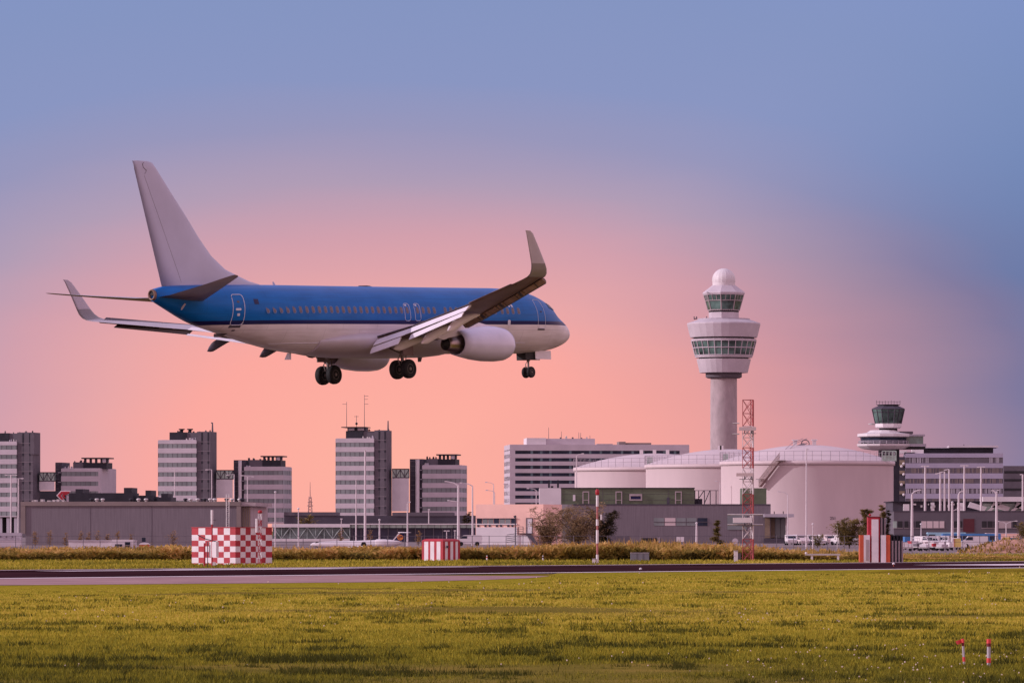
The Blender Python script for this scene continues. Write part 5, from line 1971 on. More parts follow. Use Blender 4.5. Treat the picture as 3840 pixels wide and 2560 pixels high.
# turned 45 degrees-ish: left face 173 px wide, right face 130 px wide
ch = thing('checkered_cabin', 'red and white checkered equipment cabin beside the runway', 'cabin', ((883 - 1920) * kC, dC, 0), R(0))
wl_m, wr_m, hh_ = 173 * kC, 130 * kC, 139 * kC
aL, aR = R(38), R(38)
Lx, Rx = wl_m / math.cos(aL), wr_m / math.sin(R(52))
# local box rotated so that its front edge is the near corner
b = MB()
nL, nR, nz_ = 7, 8, 7
# left face: 7 columns; right face: 8 columns; cells modelled as separate quads with two paints
eL = Vector((-math.cos(R(40)), math.sin(R(40)), 0))
eR = Vector((math.cos(R(50)), math.sin(R(50)), 0))
Lx, Rx = wl_m / math.cos(R(40)), wr_m / math.cos(R(50))
up = Vector((0, 0, 1))
zc_rows = [0, .32, 1, 2, 3, 4, 5, 6]
zs = [hh_ * v for v in (0, .045, .195, .35, .50, .655, .81, 1.0)]
xsL = [0, .125, .265, .41, .55, .69, .845, 1.0]
xsR = [0, .135, .275, .415, .555, .69, .825, 1.0][:8]
for e, xs_, ln, flip in ((eL, xsL, Lx, True), (eR, xsR, Rx, False)):
    for i in range(7):
        for j in range(7):
            p = e * (xs_[i] * ln)
            q_ = e * (xs_[i + 1] * ln)
            vs = [p + up * zs[j], q_ + up * zs[j], q_ + up * zs[j + 1], p + up * zs[j + 1]]
            b.add(vs, [(3, 2, 1, 0) if flip else (0, 1, 2, 3)], (i + j) % 2)
pA, pB, pC = eL * Lx, eL * Lx + eR * Rx, eR * Rx
b.add([Vector((0, 0, 0)), pC, pB, pA], [(0, 1, 2, 3)], 0)
b.add([v + up * hh_ for v in (Vector((0, 0, 0)), pC, pB, pA)], [(0, 1, 2, 3)], 0)
b.add([pA, pB, pB + up * hh_, pA + up * hh_], [(0, 1, 2, 3)], 0)
b.add([pC, pB, pB + up * hh_, pC + up * hh_], [(3, 2, 1, 0)], 0)
b.build('shell', [M['red'], M['redw']], ch)
rf = MB()
for s0, s1 in ((0, 1),):
    rf.add([v + up * (hh_ + .003) for v in (eL * -.04 - eR * .04, pC - eL * .04 + eR * .04, pB + eL * .04 + eR * .04, pA + eL * .04 - eR * .04)] + [v + up * (hh_ + .05) for v in (eL * -.04 - eR * .04, pC - eL * .04 + eR * .04, pB + eL * .04 + eR * .04, pA + eL * .04 - eR * .04)],
           [(0, 1, 2, 3)[::-1], (4, 5, 6, 7), (0, 1, 5, 4), (1, 2, 6, 5), (2, 3, 7, 6), (3, 0, 4, 7)])
rf.build('roof_edge', M['red'], ch)


def bands_pole(o, x, y, z0, z1, r, n, first='red', part='pole', a='red', b_='redw'):
    for i in range(n):
        za, zb = z0 + (z1 - z0) * i / n, z0 + (z1 - z0) * (i + 1) / n
        MB().lathe([(r, za + .001), (r, zb - .001)], 10, x, y).build(part, M[a if (i % 2 == 0) else b_], o)


dW = gd(2125)
kW = dW / F
wm = thing('weather_mast', 'thin mast with white instruments in front of the checkered cabin', 'mast', ((795 - 1920) * kW, dW, 0))
MB().tube([(0, 0, 0), (0, 0, (2125 - 1965) * kW)], .05, 8).build('pole', M['red'], wm)
MB().tube([(0, 0, (2125 - 1965) * kW), (0, 0, (2125 - 1911) * kW)], .085, 8).build('antenna', M['redw'], wm)
MB().tube([(-.12, 0, (2125 - 1948) * kW), (.25, 0, (2125 - 1949) * kW)], .03, 5).build('crossbar', M['dark2'], wm)
MB().tube([(-.95, 0, (2125 - 2005) * kW), (-.4, 0, (2125 - 2020) * kW), (.3, 0, (2125 - 2030) * kW)], .035, 5).build('arm', M['dark2'], wm)
g = MB()
g.box(-.34, .34, -.12, .12, (2125 - 2088) * kW, (2125 - 2030) * kW)
g.build('instrument_box', M['redw'], wm, (.12, 0, 0), (0, 0, R(-42)))
MB().box(.05, .24, -.2, .2, (2125 - 2118) * kW, (2125 - 2106) * kW).build('foot_box', M['redw'], wm)
g = MB()
for s in (-.3, .02):
    g.tube([(s, .1, 0), (s, .1, (2125 - 2030) * kW)], .03, 5)
g.build('stand', M['dark2'], wm)
g = MB().tube([(-.5, .05, 0), (-.5, .05, (2125 - 2035) * kW)], .07, 6)
g.build('post', M['red'], wm)

dL = gd(2116)
kL = dL / F
am = thing('antenna_mast', 'slender red and white mast with a white drum at the right of the checkered cabin', 'mast', ((983 - 1920) * kL, dL - 3.0, 0))
for i in range(8):
    z0, z1 = (2116 - 1925) * kL * i / 8, (2116 - 1925) * kL * (i + 1) / 8
    g = MB()
    for sx_, sy_ in ((-.12, -.07), (.12, -.07), (0, .14)):
        g.tube([(sx_, sy_, z0), (sx_, sy_, z1)], .022, 4)
    g.tube([(-.12, -.07, z0), (.12, -.07, z1)], .016, 4)
    g.tube([(.12, -.07, z0), (0, .14, z1)], .016, 4)
    g.build('lattice_section', M['red'] if i % 2 == 0 else M['redw'], am)
MB().lathe([(.05, (2116 - 1925) * kL), (.16, (2116 - 1922) * kL), (.14, (2116 - 1914) * kL), (.02, (2116 - 1912) * kL)], 8).build('warning_light', M['red'], am)
MB().lathe([(.09, (2116 - 1995) * kL), (.09, (2116 - 1944) * kL)], 12, -12 * kL, -.1).build('drum_antenna', M['redw'], am)

# striped round-roofed box
dS = gd(2101)
kS = dS / F
sb = thing('striped_shelter', 'small red and white striped shelter with a rounded roof by the reeds', 'shelter', ((1661 - 1920) * kS, dS, 0))
eL = Vector((-math.cos(R(38)), math.sin(R(38)), 0))
eR = Vector((math.cos(R(52)), math.sin(R(52)), 0))
Lx, Rx = 80 * kS / math.cos(R(38)), 63 * kS / math.cos(R(52))
H_ = 72 * kS
b = MB()
for e, ln, flip, cuts in ((eL, Lx, True, (0, .12, .30, .42, .60, .70, .89, 1)), (eR, Rx, False, (0, .13, .28, .44, .60, .74, .88, 1))):
    for i in range(7):
        p, q_ = e * (cuts[i] * ln), e * (cuts[i + 1] * ln)
        vs = [p, q_, q_ + up * H_, p + up * H_]
        b.add(vs, [(3, 2, 1, 0) if flip else (0, 1, 2, 3)], i % 2)
pA, pB, pC = eL * Lx, eL * Lx + eR * Rx, eR * Rx
b.add([pA, pB, pB + up * H_, pA + up * H_], [(0, 1, 2, 3)], 0)
b.add([pC, pB, pB + up * H_, pC + up * H_], [(3, 2, 1, 0)], 0)
b.build('shell', [M['red'], M['redw']], sb)
rf = MB()
lev = [(0, H_ + .003), (.04, H_ + .08), (.10, H_ + .15), (.28, H_ + .22)]
cn = [Vector((0, 0, 0)), pC, pB, pA]
ce = (pA + pC) / 2
rgs = [[tuple((v - ce) * (1.03 - t) + ce + up * z) for v in cn] for t, z in lev]
rf.loft(rgs, 0, False)
rf.build('roof', M['red'], sb)
for i, (u_v, l_) in enumerate(((eL, Lx),)):
    for c0, c1 in ((.3, .42), (.6, .7)):
        pass
MB().box(.28, .45, .2, .32, H_ * .66, H_ * .78).build('vent', M['dark'], sb)

# cluster of red and white localiser cabinets on the right
dK = gd(2108)
kK = dK / F
K0 = 3225


def kbox(g, x0, x1, y0, y1, top, m=0, bot=0.0):
    g.box((x0 - K0) * kK, (x1 - K0) * kK, y0, y1, bot, (2108 - top) * kK, m)
    return g


cl_ = thing('striped_cabinets', 'group of tall orange, red and white striped equipment cabinets at the right', 'cabinet', ((K0 - 1920) * kK, dK, 0))
kbox(MB(), 3225, 3239, 0, 1.4, 2005).build('side_panel', M['orange'], cl_)
kbox(MB(), 3239.2, 3262, -.02, 1.4, 2005).build('side_panel', M['redw'], cl_)
kbox(MB(), 3247, 3258, -.08, -.03, 2022, bot=.15).build('louvre_door', M['concrete'], cl_)
kbox(MB(), 3256, 3300, .15, 1.5, 1938).build('tower_panel', M['red'], cl_)
kbox(MB(), 3269, 3294, -.10, .14, 1946).build('tower_panel', M['redw'], cl_)
kbox(MB(), 3254, 3302, .1, 1.55, 1935.5, bot=(2108 - 1938) * kK + .003).build('tower_cap', mat('dark_red_paint', (.16, .02, .022), .5, .1, 1), cl_)
kbox(MB(), 3300.3, 3304, .3, 1.5, 1940).build('tower_side', M['black'], cl_)
for i, (x0, x1, m) in enumerate(((3304.2, 3311, 'concrete'), (3311.2, 3318, 'black'), (3318.2, 3325, 'concrete'))):
    kbox(MB(), x0, x1, .5 + .25 * i, 2, 1940 + i).build('tower_side', M[m], cl_)
kbox(MB(), 3303, 3322, -.12, .28, 2005).build('side_panel', M['redw'], cl_)
kbox(MB(), 3322.2, 3338, -.1, .6, 2005).build('side_panel', M['orange'], cl_)
for i in range(8):
    x0 = 3338.5 + 6.6 * i
    kbox(MB(), x0, x0 + 6.3, .2 + .13 * i, 2.5, 2006 + (20 if i % 2 else 0)).build('rear_panel', M['concrete'] if i % 2 else M['black'], cl_)
kbox(MB(), 3338, 3392, 1.6, 2.8, 2006).build('rear_panel', M['slot'], cl_)
MB().ball(((3265 - K0) * kK, .8, (2108 - 1930) * kK), .10, 8, 6).build('warning_light', M['red'], cl_)

# red and white pole with a lamp head
dP = gd(2111)
kP = dP / F
po = thing('marker_pole', 'tall red and white banded pole with a red lamp, in front of the bushes', 'pole', ((2240 - 1920) * kP, dP, 0))
faded = mat('faded_red_paint', (.44, .15, .15), .6, .2, 2)
ys_ = [2111, 2078, 2036, 1986, 1970, 1946, 1898, 1856]
for i in range(7):
    r_p = (5.0 if i % 2 == 0 else 3.7) * kP
    MB().lathe([(r_p, (2111 - ys_[i]) * kP + .002), (r_p * .97, (2111 - ys_[i + 1]) * kP - .002)], 12).build('band', M['redw'] if i % 2 == 0 else faded, po)
MB().lathe([(5 * kP, (2111 - 1855) * kP), (7.5 * kP, (2111 - 1850) * kP), (7.5 * kP, (2111 - 1838) * kP), (3 * kP, (2111 - 1833) * kP)], 12).build('lamp_head', M['red'], po)
MB().lathe([(.07, (2111 - 1948) * kP), (.07, (2111 - 1928) * kP)], 10, 15 * kP, 0).build('side_lamp', M['redw'], po)
MB().tube([(5 * kP, 0, (2111 - 1943) * kP), (13 * kP, 0, (2111 - 1947) * kP), (22 * kP, 0, (2111 - 1921) * kP)], .03, 5).build('bracket', M['dark2'], po)
bx = thing('junction_box', 'small white box at the foot of the red and white banded pole', 'box', ((2228 - 1920) * kP, dP, 0))
MB().box(-7 * kP, 5 * kP, -.12, .12, 0, 16 * kP).build('housing', M['redw'], bx)
MB().box(-7.5 * kP, 5.5 * kP, -.14, .14, 16 * kP + .001, 18 * kP).build('lid', M['panel2'], bx)

# lattice mast
dM = gd(2101.5)
kM = dM / F
ma = thing('lattice_mast', 'tall red and white lattice mast carrying three long panel antennas', 'mast', ((2804 - 1920) * kM, dM, 0))
hM = lambda py: (2101.5 - py) * kM
lev = [2101.5, 2060, 2020, 1973, 1930, 1888, 1852, 1805, 1755, 1715, 1678, 1640, 1598, 1550, 1499]
half = 19.5 * kM
M['mast_red'] = mat('weathered_red_paint', (.36, .07, .075), .6, .2, 2)
cols = ['red', 'red', 'redw', 'redw', 'red', 'red', 'redw', 'redw', 'red', 'red', 'redw', 'redw', 'red', 'red']
tri = [(-half, -.25), (half, -.25), (.25, half * 1.2)]
for i in range(len(lev) - 1):
    z0, z1 = hM(lev[i]), hM(lev[i + 1])
    g = MB()
    for j, (a, b) in enumerate(tri):
        g.tube([(a, b, z0), (a, b, z1)], .075 if j == 1 else .028, 5)
    for j in range(3):
        a, b = tri[j], tri[(j + 1) % 3]
        g.tube([(a[0], a[1], z0), (b[0], b[1], z1)], .028, 4)
        g.tube([(b[0], b[1], z0), (a[0], a[1], z1)], .017, 4)
        g.tube([(a[0], a[1], z1), (b[0], b[1], z1)], .026, 4)
    g.build('lattice_section', M['mast_red' if cols[i] == 'red' else 'pole'], ma)
for x0, x1, t, b, m in ((2770, 2834, 1601, 1614, 'cream'), (2760, 2822, 1773, 1785, 'cream'), (2748, 2818, 1940, 1959, 'redw')):
    p_ = MB().box((x0 - 2804) * kM, (x1 - 2804) * kM, -.65, -.35, hM(b), hM(t)).build('panel_antenna', M[m], ma)
    g = MB()
    for s in (2790, 2815):
        g.box((s - 2804) * kM, (s + 3 - 2804) * kM, -.6, -.3, hM(b + 10), hM(b + .2))
    g.box((x0 + 12 - 2804) * kM, (x1 - 2804) * kM, -.55, -.32, hM(b + 12), hM(b + 10))
    g.build('mount', M['dark'], p_)
for x0, x1, y in ((2746, 2772, 1587), (2746, 2772, 1627), (2727, 2860, 1928), (2727, 2860, 1966)):
    MB().tube([((x0 - 2804) * kM, -.45, hM(y)), ((x1 - 2804) * kM, -.45, hM(y))], .05, 5).build('boom', M['steel'], ma)

# other small airfield things
def small(name, label, cat, px, py, d=None, group=None):
    d = d or gd(py)
    return thing(name, label, cat, ((px - 1920) * d / F, d, 0), 0, group), d / F


o, k = small('equipment_cabinet', 'low blue-grey cabinet on the grass strip before the operations building', 'cabinet', 2400, 2102)
MB().box(-35 * k, 34 * k, 0, .8, 0, 29 * k).build('housing', mat('blue_grey_paint', (.20, .20, .235), .6, .08, 1), o)
MB().box(-36 * k, 35 * k, -.03, .83, 29 * k + .002, 31 * k).build('lid', M['panel2'], o)
for i in range(3):
    MB().box((-12 + 23 * i) * k, (-11.2 + 23 * i) * k, -.02, 0, .05, 28 * k).build('door_gap', M['slot'], o)
o, k = small('white_cabinet', 'upright white cabinet at the foot of the lattice mast', 'cabinet', 2761, 2105)
MB().box(-8 * k, 6 * k, 0, .4, 0, 40 * k).build('housing', M['redw'], o)
MB().box(6.1 * k, 18 * k, .1, .4, 8 * k, 32 * k).build('side_unit', M['dark2'], o)
MB().box(-8.5 * k, 6.5 * k, -.03, .43, 40 * k + .001, 42 * k).build('lid', M['panel2'], o)
MB().box(-6 * k, -5 * k, -.02, 0, 20 * k, 24 * k).build('handle', M['dark'], o)
o, k = small('barrier_bench', 'long low grey beam on two legs left of the striped cabinets', 'barrier', 3085, 2101)
MB().box(-65 * k, 66 * k, 0, .3, 20 * k, 26 * k).build('beam', M['steel'], o)
for x in (-40, 58):
    MB().box((x - 4) * k, (x + 4) * k, .05, .25, 0, 20 * k).build('leg', M['redw'], o)
MB().ball((-62 * k, .15, 28 * k), .1, 8, 5).build('lamp', M['redw'], o)
o, k = small('signboard', 'small double white signboard above the scrub before the dark garage doors', 'sign', 2551, 2054, 720)
for x in (-14, .6):
    MB().box(x * k, (x + 13.4) * k, -.05, .05, HC + (HY - 2031) * k, HC + (HY - 2012) * k).build('board', M['white'], o)
MB().tube([(0, .1, 0), (0, .1, HC + (HY - 2014) * k)], .06, 6).build('post', M['dark2'], o)
o, k = small('round_sign', 'round pale disc sign on a post left of the lattice mast', 'sign', 2757, 2050, 640)
g = MB()
g.loft([[(11 * k * math.cos(a), yy, HC + (HY - 2028) * k + 11 * k * math.sin(a)) for a in [2 * math.pi * i / 20 for i in range(20)]] for yy in (-.04, .04)], 0, False)
g.build('disc', M['panel'], o)
MB().tube([(0, .08, 0), (0, .08, HC + (HY - 2028) * k)], .05, 6).build('post', M['pole'], o)
lamp(2612, 1962, 760, 'white mushroom-headed lamp before the operations building strip window', head='ball', r=.14)
o, k = small('bollard_post', 'plain white square post standing in the scrub before the garage doors', 'post', 2470, 2050, 720)
MB().box(-4 * k, 4 * k, -.12, .12, 0, HC + (HY - 2016) * k).build('shaft', M['concrete'], o)
MB().box(-4.6 * k, 4.6 * k, -.14, .14, HC + (HY - 2016) * k + .001, HC + (HY - 2014) * k).build('cap', M['panel2'], o)
for px, py, lb in ((1826, 2101, 'small white marker stub at the edge of the reeds below the peach building'), (2036, 2101, 'small black-topped white marker stub below the tall bushes')):
    o, k = small('marker_stub', lb, 'marker', px, py)
    MB().lathe([(3.2 * k, 0), (2.8 * k, 10 * k)], 8).build('base', M['redw'], o)
    MB().lathe([(2.9 * k, 10 * k + .001), (2.6 * k, 15 * k)], 8).build('band', M['black'] if px > 2000 else M['orange'], o)
    MB().ball((0, 0, 17 * k), 2.6 * k, 8, 5).build('cap', M['redw'], o)
# runway edge lights
for px, py, lb in ((2402, 2137, 'low white runway light on the dark asphalt before the blue-grey cabinet'), (3351, 2124, 'runway light on a short stem before the striped cabinets')):
    o, k = small('runway_light', lb, 'runway light', px, py)
    st_ = 3 if px < 3000 else 9
    MB().lathe([(1.2 * k, .03), (1.2 * k, st_ * k)], 8).build('stem', M['orange'], o)
    MB().lathe([(5 * k, st_ * k), (5.5 * k, (st_ + 2) * k), (3.5 * k, (st_ + 6) * k), (1 * k, (st_ + 7) * k)], 10).build('lens', M['redw'], o)

# marker stakes in the foreground meadow
pk = mat('pink_tape', (.70, .07, .075), .55, .1, 8)
dkr = mat('dark_red_tape', (.16, .012, .022), .6, .1, 8)
zg = lambda x, y: float(mead_h(np.array([x]), np.array([y]))[0])
for kind in (0, 1):
    px, by, ty = ((3617, 2494, 2393), (3708, 2502, 2394))[kind]
    d = gd(by - 0)
    k = d / F
    X = (px - 1920) * k
    z = zg(X, d)
    o = thing('marker_stake', ('leaning thin stake with a pink flag in the foreground grass', 'thicker upright stake with pink tape bands in the foreground grass')[kind], 'stake', (X, d, z - .04), 0, 'marker stakes in the meadow')
    H_ = (HC + (HY - ty) * k) - z + .04
    r = (.021, .033)[kind]
    lean = (-7 * k, 0)[kind]
    P_ = lambda t: (lean * t, 0, H_ * t)
    segs = ((0, .08, M['orange']), (.08, .25, M['panel2']), (.25, .40, pk), (.40, .76, M['panel2']), (.76, .86, dkr), (.86, 1.0, pk))
    for i, (a, b, m) in enumerate(segs):
        rr_ = r * (1.22 if m in (pk, dkr) else 1)
        MB().tube([P_(a + .002), P_(b - .002)], rr_, 10, smooth=True).build('shaft' if m is M['panel2'] else 'tape_band', m, o)
    if kind == 0:
        fl_ = MB()
        x0, z0 = lean, H_ * .99
        rows = []
        for i in range(5):
            t = i / 4
            y = .03 * math.sin(t * 5)
            rows.append(((x0 - .135 * t, y - .02 * t, z0 - .040 * t), (x0 - .135 * t + .035 * t, y - .02 * t, z0 - .072 - .030 * t)))
        v = [p for r_ in rows for p in r_]
        fl_.add(v, [(2 * i, 2 * i + 1, 2 * i + 3, 2 * i + 2) for i in range(4)])
        fo = fl_.build('flag', pk, o)
        md = fo.modifiers.new('solid', 'SOLIDIFY')
        md.thickness = .004

# ------------------------------------------------------------------ parked aircraft behind the reeds
dJ = 760
kJ = dJ / F
jet = thing('parked_jet', 'white parked jet with a dark blue tail and orange roundel behind the reeds', 'airplane', ((1340 - 1920) * kJ, dJ, 0))
hJ = lambda py: HC + (HY - py) * kJ
uJ = lambda px: (px - 1340) * kJ
rg_ = []
for px, t, b in ((1163, 2041, 2043), (1172, 2034, 2047), (1200, 2030, 2052), (1250, 2028, 2056), (1330, 2026, 2058), (1420, 2023, 2058), (1460, 2022, 2054), (1490, 2025, 2044), (1508, 2029, 2036)):
    zc_, hf = (hJ(t) + hJ(b)) / 2, (hJ(t) - hJ(b)) / 2
    rg_.append([(uJ(px), hf * math.cos(a), zc_ + hf * math.sin(a)) for a in [2 * math.pi * i / 20 for i in range(20)]])
MB().loft(rg_).build('fuselage', M['white'], jet)
tf = MB().extrude([(uJ(1472), hJ(2027)), (uJ(1511), hJ(2029)), (uJ(1516), hJ(1998)), (uJ(1499), hJ(1997))], -.12, .12)
tf.build('tail_fin', M['navy'], jet)
MB().extrude([(uJ(1470), hJ(2027)), (uJ(1477), hJ(2025)), (uJ(1503), hJ(1995.5)), (uJ(1496), hJ(1995.5))], -.16, .16).build('fin_leading_edge', M['white'], jet)
g = MB().loft([[(uJ(1501) + 2.6 * 0 + 12 * kJ * math.cos(a) * .92, yy, hJ(2014) + 10.5 * kJ * math.sin(a)) for a in [2 * math.pi * i / 24 for i in range(24)]] for yy in (-.19, -.13)], 0, False)
g.build('roundel', mat('roundel_orange', (.78, .27, .07), .5, .05, 2), jet)
g = MB().tube([(uJ(1501) + 7 * kJ * math.cos(a), -.2, hJ(2014) + 6 * kJ * math.sin(a)) for a in [2 * math.pi * i / 14 for i in range(11)]], .04, 4)
g.tube([(uJ(1496), -.2, hJ(2014)), (uJ(1506), -.2, hJ(2011))], .04, 4)
g.build('roundel_mark', M['navy'], jet)
g = MB()
for s in (-1, 1):
    g.add([(uJ(1493), 0, hJ(1996)), (uJ(1512), 0, hJ(1995)), (uJ(1541), s * 2.6, hJ(1996)), (uJ(1530), s * 2.6, hJ(1996.4)), (uJ(1493), 0, hJ(1993.5)), (uJ(1512), 0, hJ(1993.5)), (uJ(1541), s * 2.6, hJ(1995)), (uJ(1530), s * 2.6, hJ(1995))],
          [(0, 1, 2, 3), (7, 6, 5, 4), (0, 4, 5, 1), (1, 5, 6, 2), (2, 6, 7, 3), (3, 7, 4, 0)])
g.build('tailplane', M['white'], jet)
for s in (-1, 1):
    MB().loft([[(uJ(px), s * 1.9 + r * math.cos(a), hJ(2036) + r * math.sin(a)) for a in [2 * math.pi * i / 14 for i in range(14)]] for px, r in ((1408, .5), (1414, .62), (1445, .62), (1462, .42))]).build('engine', M['white'], jet)
g = MB()
for s in (-1, 1):
    g.add([(uJ(1300), s * .8, hJ(2052)), (uJ(1370), s * .8, hJ(2052)), (uJ(1395), s * 9, hJ(2046)), (uJ(1372), s * 9, hJ(2046)), (uJ(1300), s * .8, hJ(2049)), (uJ(1370), s * .8, hJ(2050)), (uJ(1395), s * 9, hJ(2045)), (uJ(1372), s * 9, hJ(2045))],
          [(0, 1, 2, 3), (7, 6, 5, 4), (0, 4, 5, 1), (1, 5, 6, 2), (2, 6, 7, 3), (3, 7, 4, 0)])
g.build('wing', M['white'], jet)
for px, s in ((1190, 0), (1365, -1), (1365, 1)):
    g = MB().tube([(uJ(px), s * 1.6, hJ(2050)), (uJ(px), s * 1.6, .4)], .1, 6)
    g.loft([[(uJ(px) + .4 * math.cos(a), s * 1.6 + yy, .4 + .4 * math.sin(a)) for a in [2 * math.pi * i / 14 for i in range(14)]] for yy in (-.25, .25)], 0, True)
    g.build('landing_gear', M['rubber'], jet)

# ------------------------------------------------------------------ vehicles
def van(label, px, d, L_=5.0, W_=2.0, H_=2.3, m='white', rz=0.0, kind='van', group=None, cat='van', base=0.0):
    k = d / F
    o = thing({'van': 'parked_van', 'truck': 'parked_truck', 'bus': 'parked_bus', 'car': 'parked_car'}[kind], label, cat, ((px - 1920) * k, d, base), R(rz), group)
    if kind == 'van':
        pf = [(-L_ / 2, .35), (L_ / 2, .35), (L_ / 2, .95), (L_ * .36, 1.15), (L_ * .22, H_ * .97), (L_ * .15, H_), (-L_ * .48, H_), (-L_ / 2, H_ * .92)]
    elif kind == 'car':
        pf = [(-L_ / 2, .3), (L_ / 2, .3), (L_ / 2, .75), (L_ * .25, .9), (L_ * .1, H_), (-L_ * .3, H_), (-L_ * .45, .95), (-L_ / 2, .9)]
    else:
        pf = [(-L_ / 2, .45), (L_ / 2, .45), (L_ / 2, H_ * .96), (L_ * .485, H_), (-L_ * .485, H_), (-L_ / 2, H_ * .96)]
    MB().extrude(pf, -W_ / 2, W_ / 2).build('body', M[m], o)
    if kind == 'van':
        MB().extrude([(L_ * .345, 1.2), (L_ * .225, H_ * .93), (L_ * .06, H_ * .93), (L_ * .06, 1.2)], -W_ / 2 - .02, W_ / 2 + .02).build('side_window', M['bandd'], o)
        g = MB()
        a0, a1 = Vector((L_ * .36 + .02, 0, 1.17)), Vector((L_ * .22 + .02, 0, H_ * .95))
        y_ = W_ * .42
        g.add([(a0.x, -y_, a0.z), (a0.x, y_, a0.z), (a1.x, y_, a1.z), (a1.x, -y_, a1.z)], [(0, 1, 2, 3)])
        g.build('windscreen', M['bandd'], o)
        MB().box(-L_ / 2 - .02, -L_ / 2 + .02, -W_ * .38, W_ * .38, H_ * .58, H_ * .82).build('rear_window', M['bandd'], o)
    elif kind == 'car':
        MB().extrude([(L_ * .23, .95), (L_ * .09, H_ * .95), (-L_ * .28, H_ * .95), (-L_ * .41, .97)], -W_ / 2 - .02, W_ / 2 + .02).build('side_window', M['bandd'], o)
    else:
        n = 6 if kind == 'bus' else 1
        for i in range(n):
            x0 = -L_ * .46 + L_ * .92 * i / 6 if kind == 'bus' else L_ * .30
            x1 = x0 + L_ * .135 if kind == 'bus' else L_ * .47
            MB().box(x0, x1, -W_ / 2 - .02, W_ / 2 + .02, H_ * .5, H_ * .85).build('window', M['bandd'], o)
        MB().box(L_ / 2, L_ / 2 + .03, -W_ * .42, W_ * .42, H_ * .45, H_ * .88).build('windscreen', M['bandd'], o)
    for sx_ in (-.32, .30):
        for sy_ in (-1, 1):
            g = MB().loft([[(L_ * sx_ + rr_ * math.cos(a), sy_ * (W_ / 2 - .02) + yy, .36 + rr_ * math.sin(a)) for a in [2 * math.pi * i / 14 for i in range(14)]] for rr_, yy in ((.30, -.13), (.36, -.08), (.36, .08), (.30, .13))])
            g.build('wheel', M['rubber'], o)
    for sy_ in (-.36, .36):
        MB().box(L_ / 2 - .02, L_ / 2 + .02, sy_ * W_ - .14, sy_ * W_ + .14, .6, .78).build('headlight', M['panel'], o)
    return o


VG = 'white service vehicles parked below the big tank'
for i, (px, d, m, kd) in enumerate(((2966, 640, 'white', 'van'), (2991, 700, 'white', 'van'), (3014, 650, 'cream', 'car'), (3040, 690, 'white', 'van'), (3066, 640, 'white', 'car'), (3085, 720, 'white', 'van'), (3112, 660, 'cream', 'van'), (3146, 640, 'white', 'van'), (3172, 700, 'white', 'van'), (3200, 650, 'white', 'car'))):
    van('white service vehicle in the parked row below the big tank', px, d + 230, 3.6, 1.6, 1.75 if kd == 'van' else 1.3, m, -85 + (i * 37) % 22 - (i % 3) * 3 + 180 * (i % 2), kd, VG, 'van' if kd == 'van' else 'car')
van('pale blue high-sided truck before the service building windows', 3548, 800, 6.0, 2.4, 2.2, 'lblue', 180, 'truck', None, 'truck')
van('long blue bus left of the soil mound', 3641, 790, 9, 2.5, 2.0, 'bluev', 0, 'bus', None, 'bus')
van('blue and white baggage truck beside the striped cabinets', 3430, 760, 3.6, 2.2, 1.55, 'bluev', 10, 'truck', None, 'truck')
van('blue vehicle half hidden by the soil mound at the right edge', 3822, 800, 4.4, 2.2, 1.35, 'bluev', 0, 'truck', None, 'truck')
TG = 'baggage trolleys and tugs on the apron'
for i in range(12):
    px = 3398 + 17 * i
    d = 610 + (i * 53) % 70
    k = d / F
    o = thing('baggage_trolley', 'small loaded baggage trolley in the jumble right of the striped cabinets', 'trolley', ((px - 1920) * k, d, 0), R((i * 40) % 90), TG)
    MB().box(-.75, .75, -.5, .5, .35, .5).build('bed', M['steel'], o)
    g = MB()
    rr_ = random.Random(i)
    for j in range(3):
        x = -.7 + .47 * j
        g.box(x, x + .42, -.4, .4, .502, .72 + .45 * rr_.random())
    g.build('luggage', M[('white', 'red', 'panel', 'dark2', 'redw', 'cream')[i % 6]], o)
    g = MB()
    for sx_ in (-.5, .5):
        for sy_ in (-.45, .45):
            MB().loft([[(sx_ + .17 * math.cos(a), sy_ + yy, .17 + .17 * math.sin(a)) for a in [2 * math.pi * q / 10 for q in range(10)]] for yy in (-.05, .05)]).build('wheel', M['rubber'], o)
    MB().tube([(.75, -.5, .5), (.75, -.5, 1.5), (.75, .5, 1.5), (.75, .5, .5)], .03, 5).build('handle', M['white'] if i % 2 else M['pole'], o)
for i, px in enumerate((3478, 3500, 3536, 3652)):
    van('white service van in the jumble right of the striped cabinets', px, 680 + 20 * (i % 3), 3.6, 1.8, 1.75, 'white', (-60, 80, -100, 180)[i], 'van', 'white vans right of the striped cabinets')
for px, py0, py1, w, m, lb in ((3591, 2018, 2050, 25, 'yellow', 'square yellow board standing among the vehicles left of the mound'), (3775, 2013, 2034, 27, 'yellow', 'pale yellow rounded board above the soil mound')):
    d = 600 if px < 3700 else 720
    k = d / F
    o = thing('yellow_board', lb, 'sign', ((px - 1920) * k, d, 0))
    MB().box(-w / 2 * k, w / 2 * k, -.05, .05, HC + (HY - py1) * k, HC + (HY - py0) * k).build('board', M['yellow'], o)
    MB().box(-w / 2 * k - .05, -w / 2 * k - .002, -.08, .08, HC + (HY - py1) * k, HC + (HY - py0) * k).build('edge', M['red'], o)
    MB().tube([(0, .1, 0), (0, .1, HC + (HY - py1) * k)], .06, 6).build('post', M['dark2'], o)
d = 590
k = d / F
o = thing('double_disc_sign', 'white sign of two stacked discs on a post left of the soil mound', 'sign', ((3617 - 1920) * k, d, 0))
for py, r in ((2030, 8.2), (2045, 9)):
    g = MB().loft([[(r * k * math.cos(a), yy, HC + (HY - py) * k + r * k * math.sin(a)) for a in [2 * math.pi * i / 18 for i in range(18)]] for yy in (-.04, .04)], 0, False)
    g.build('disc', M['white'], o)
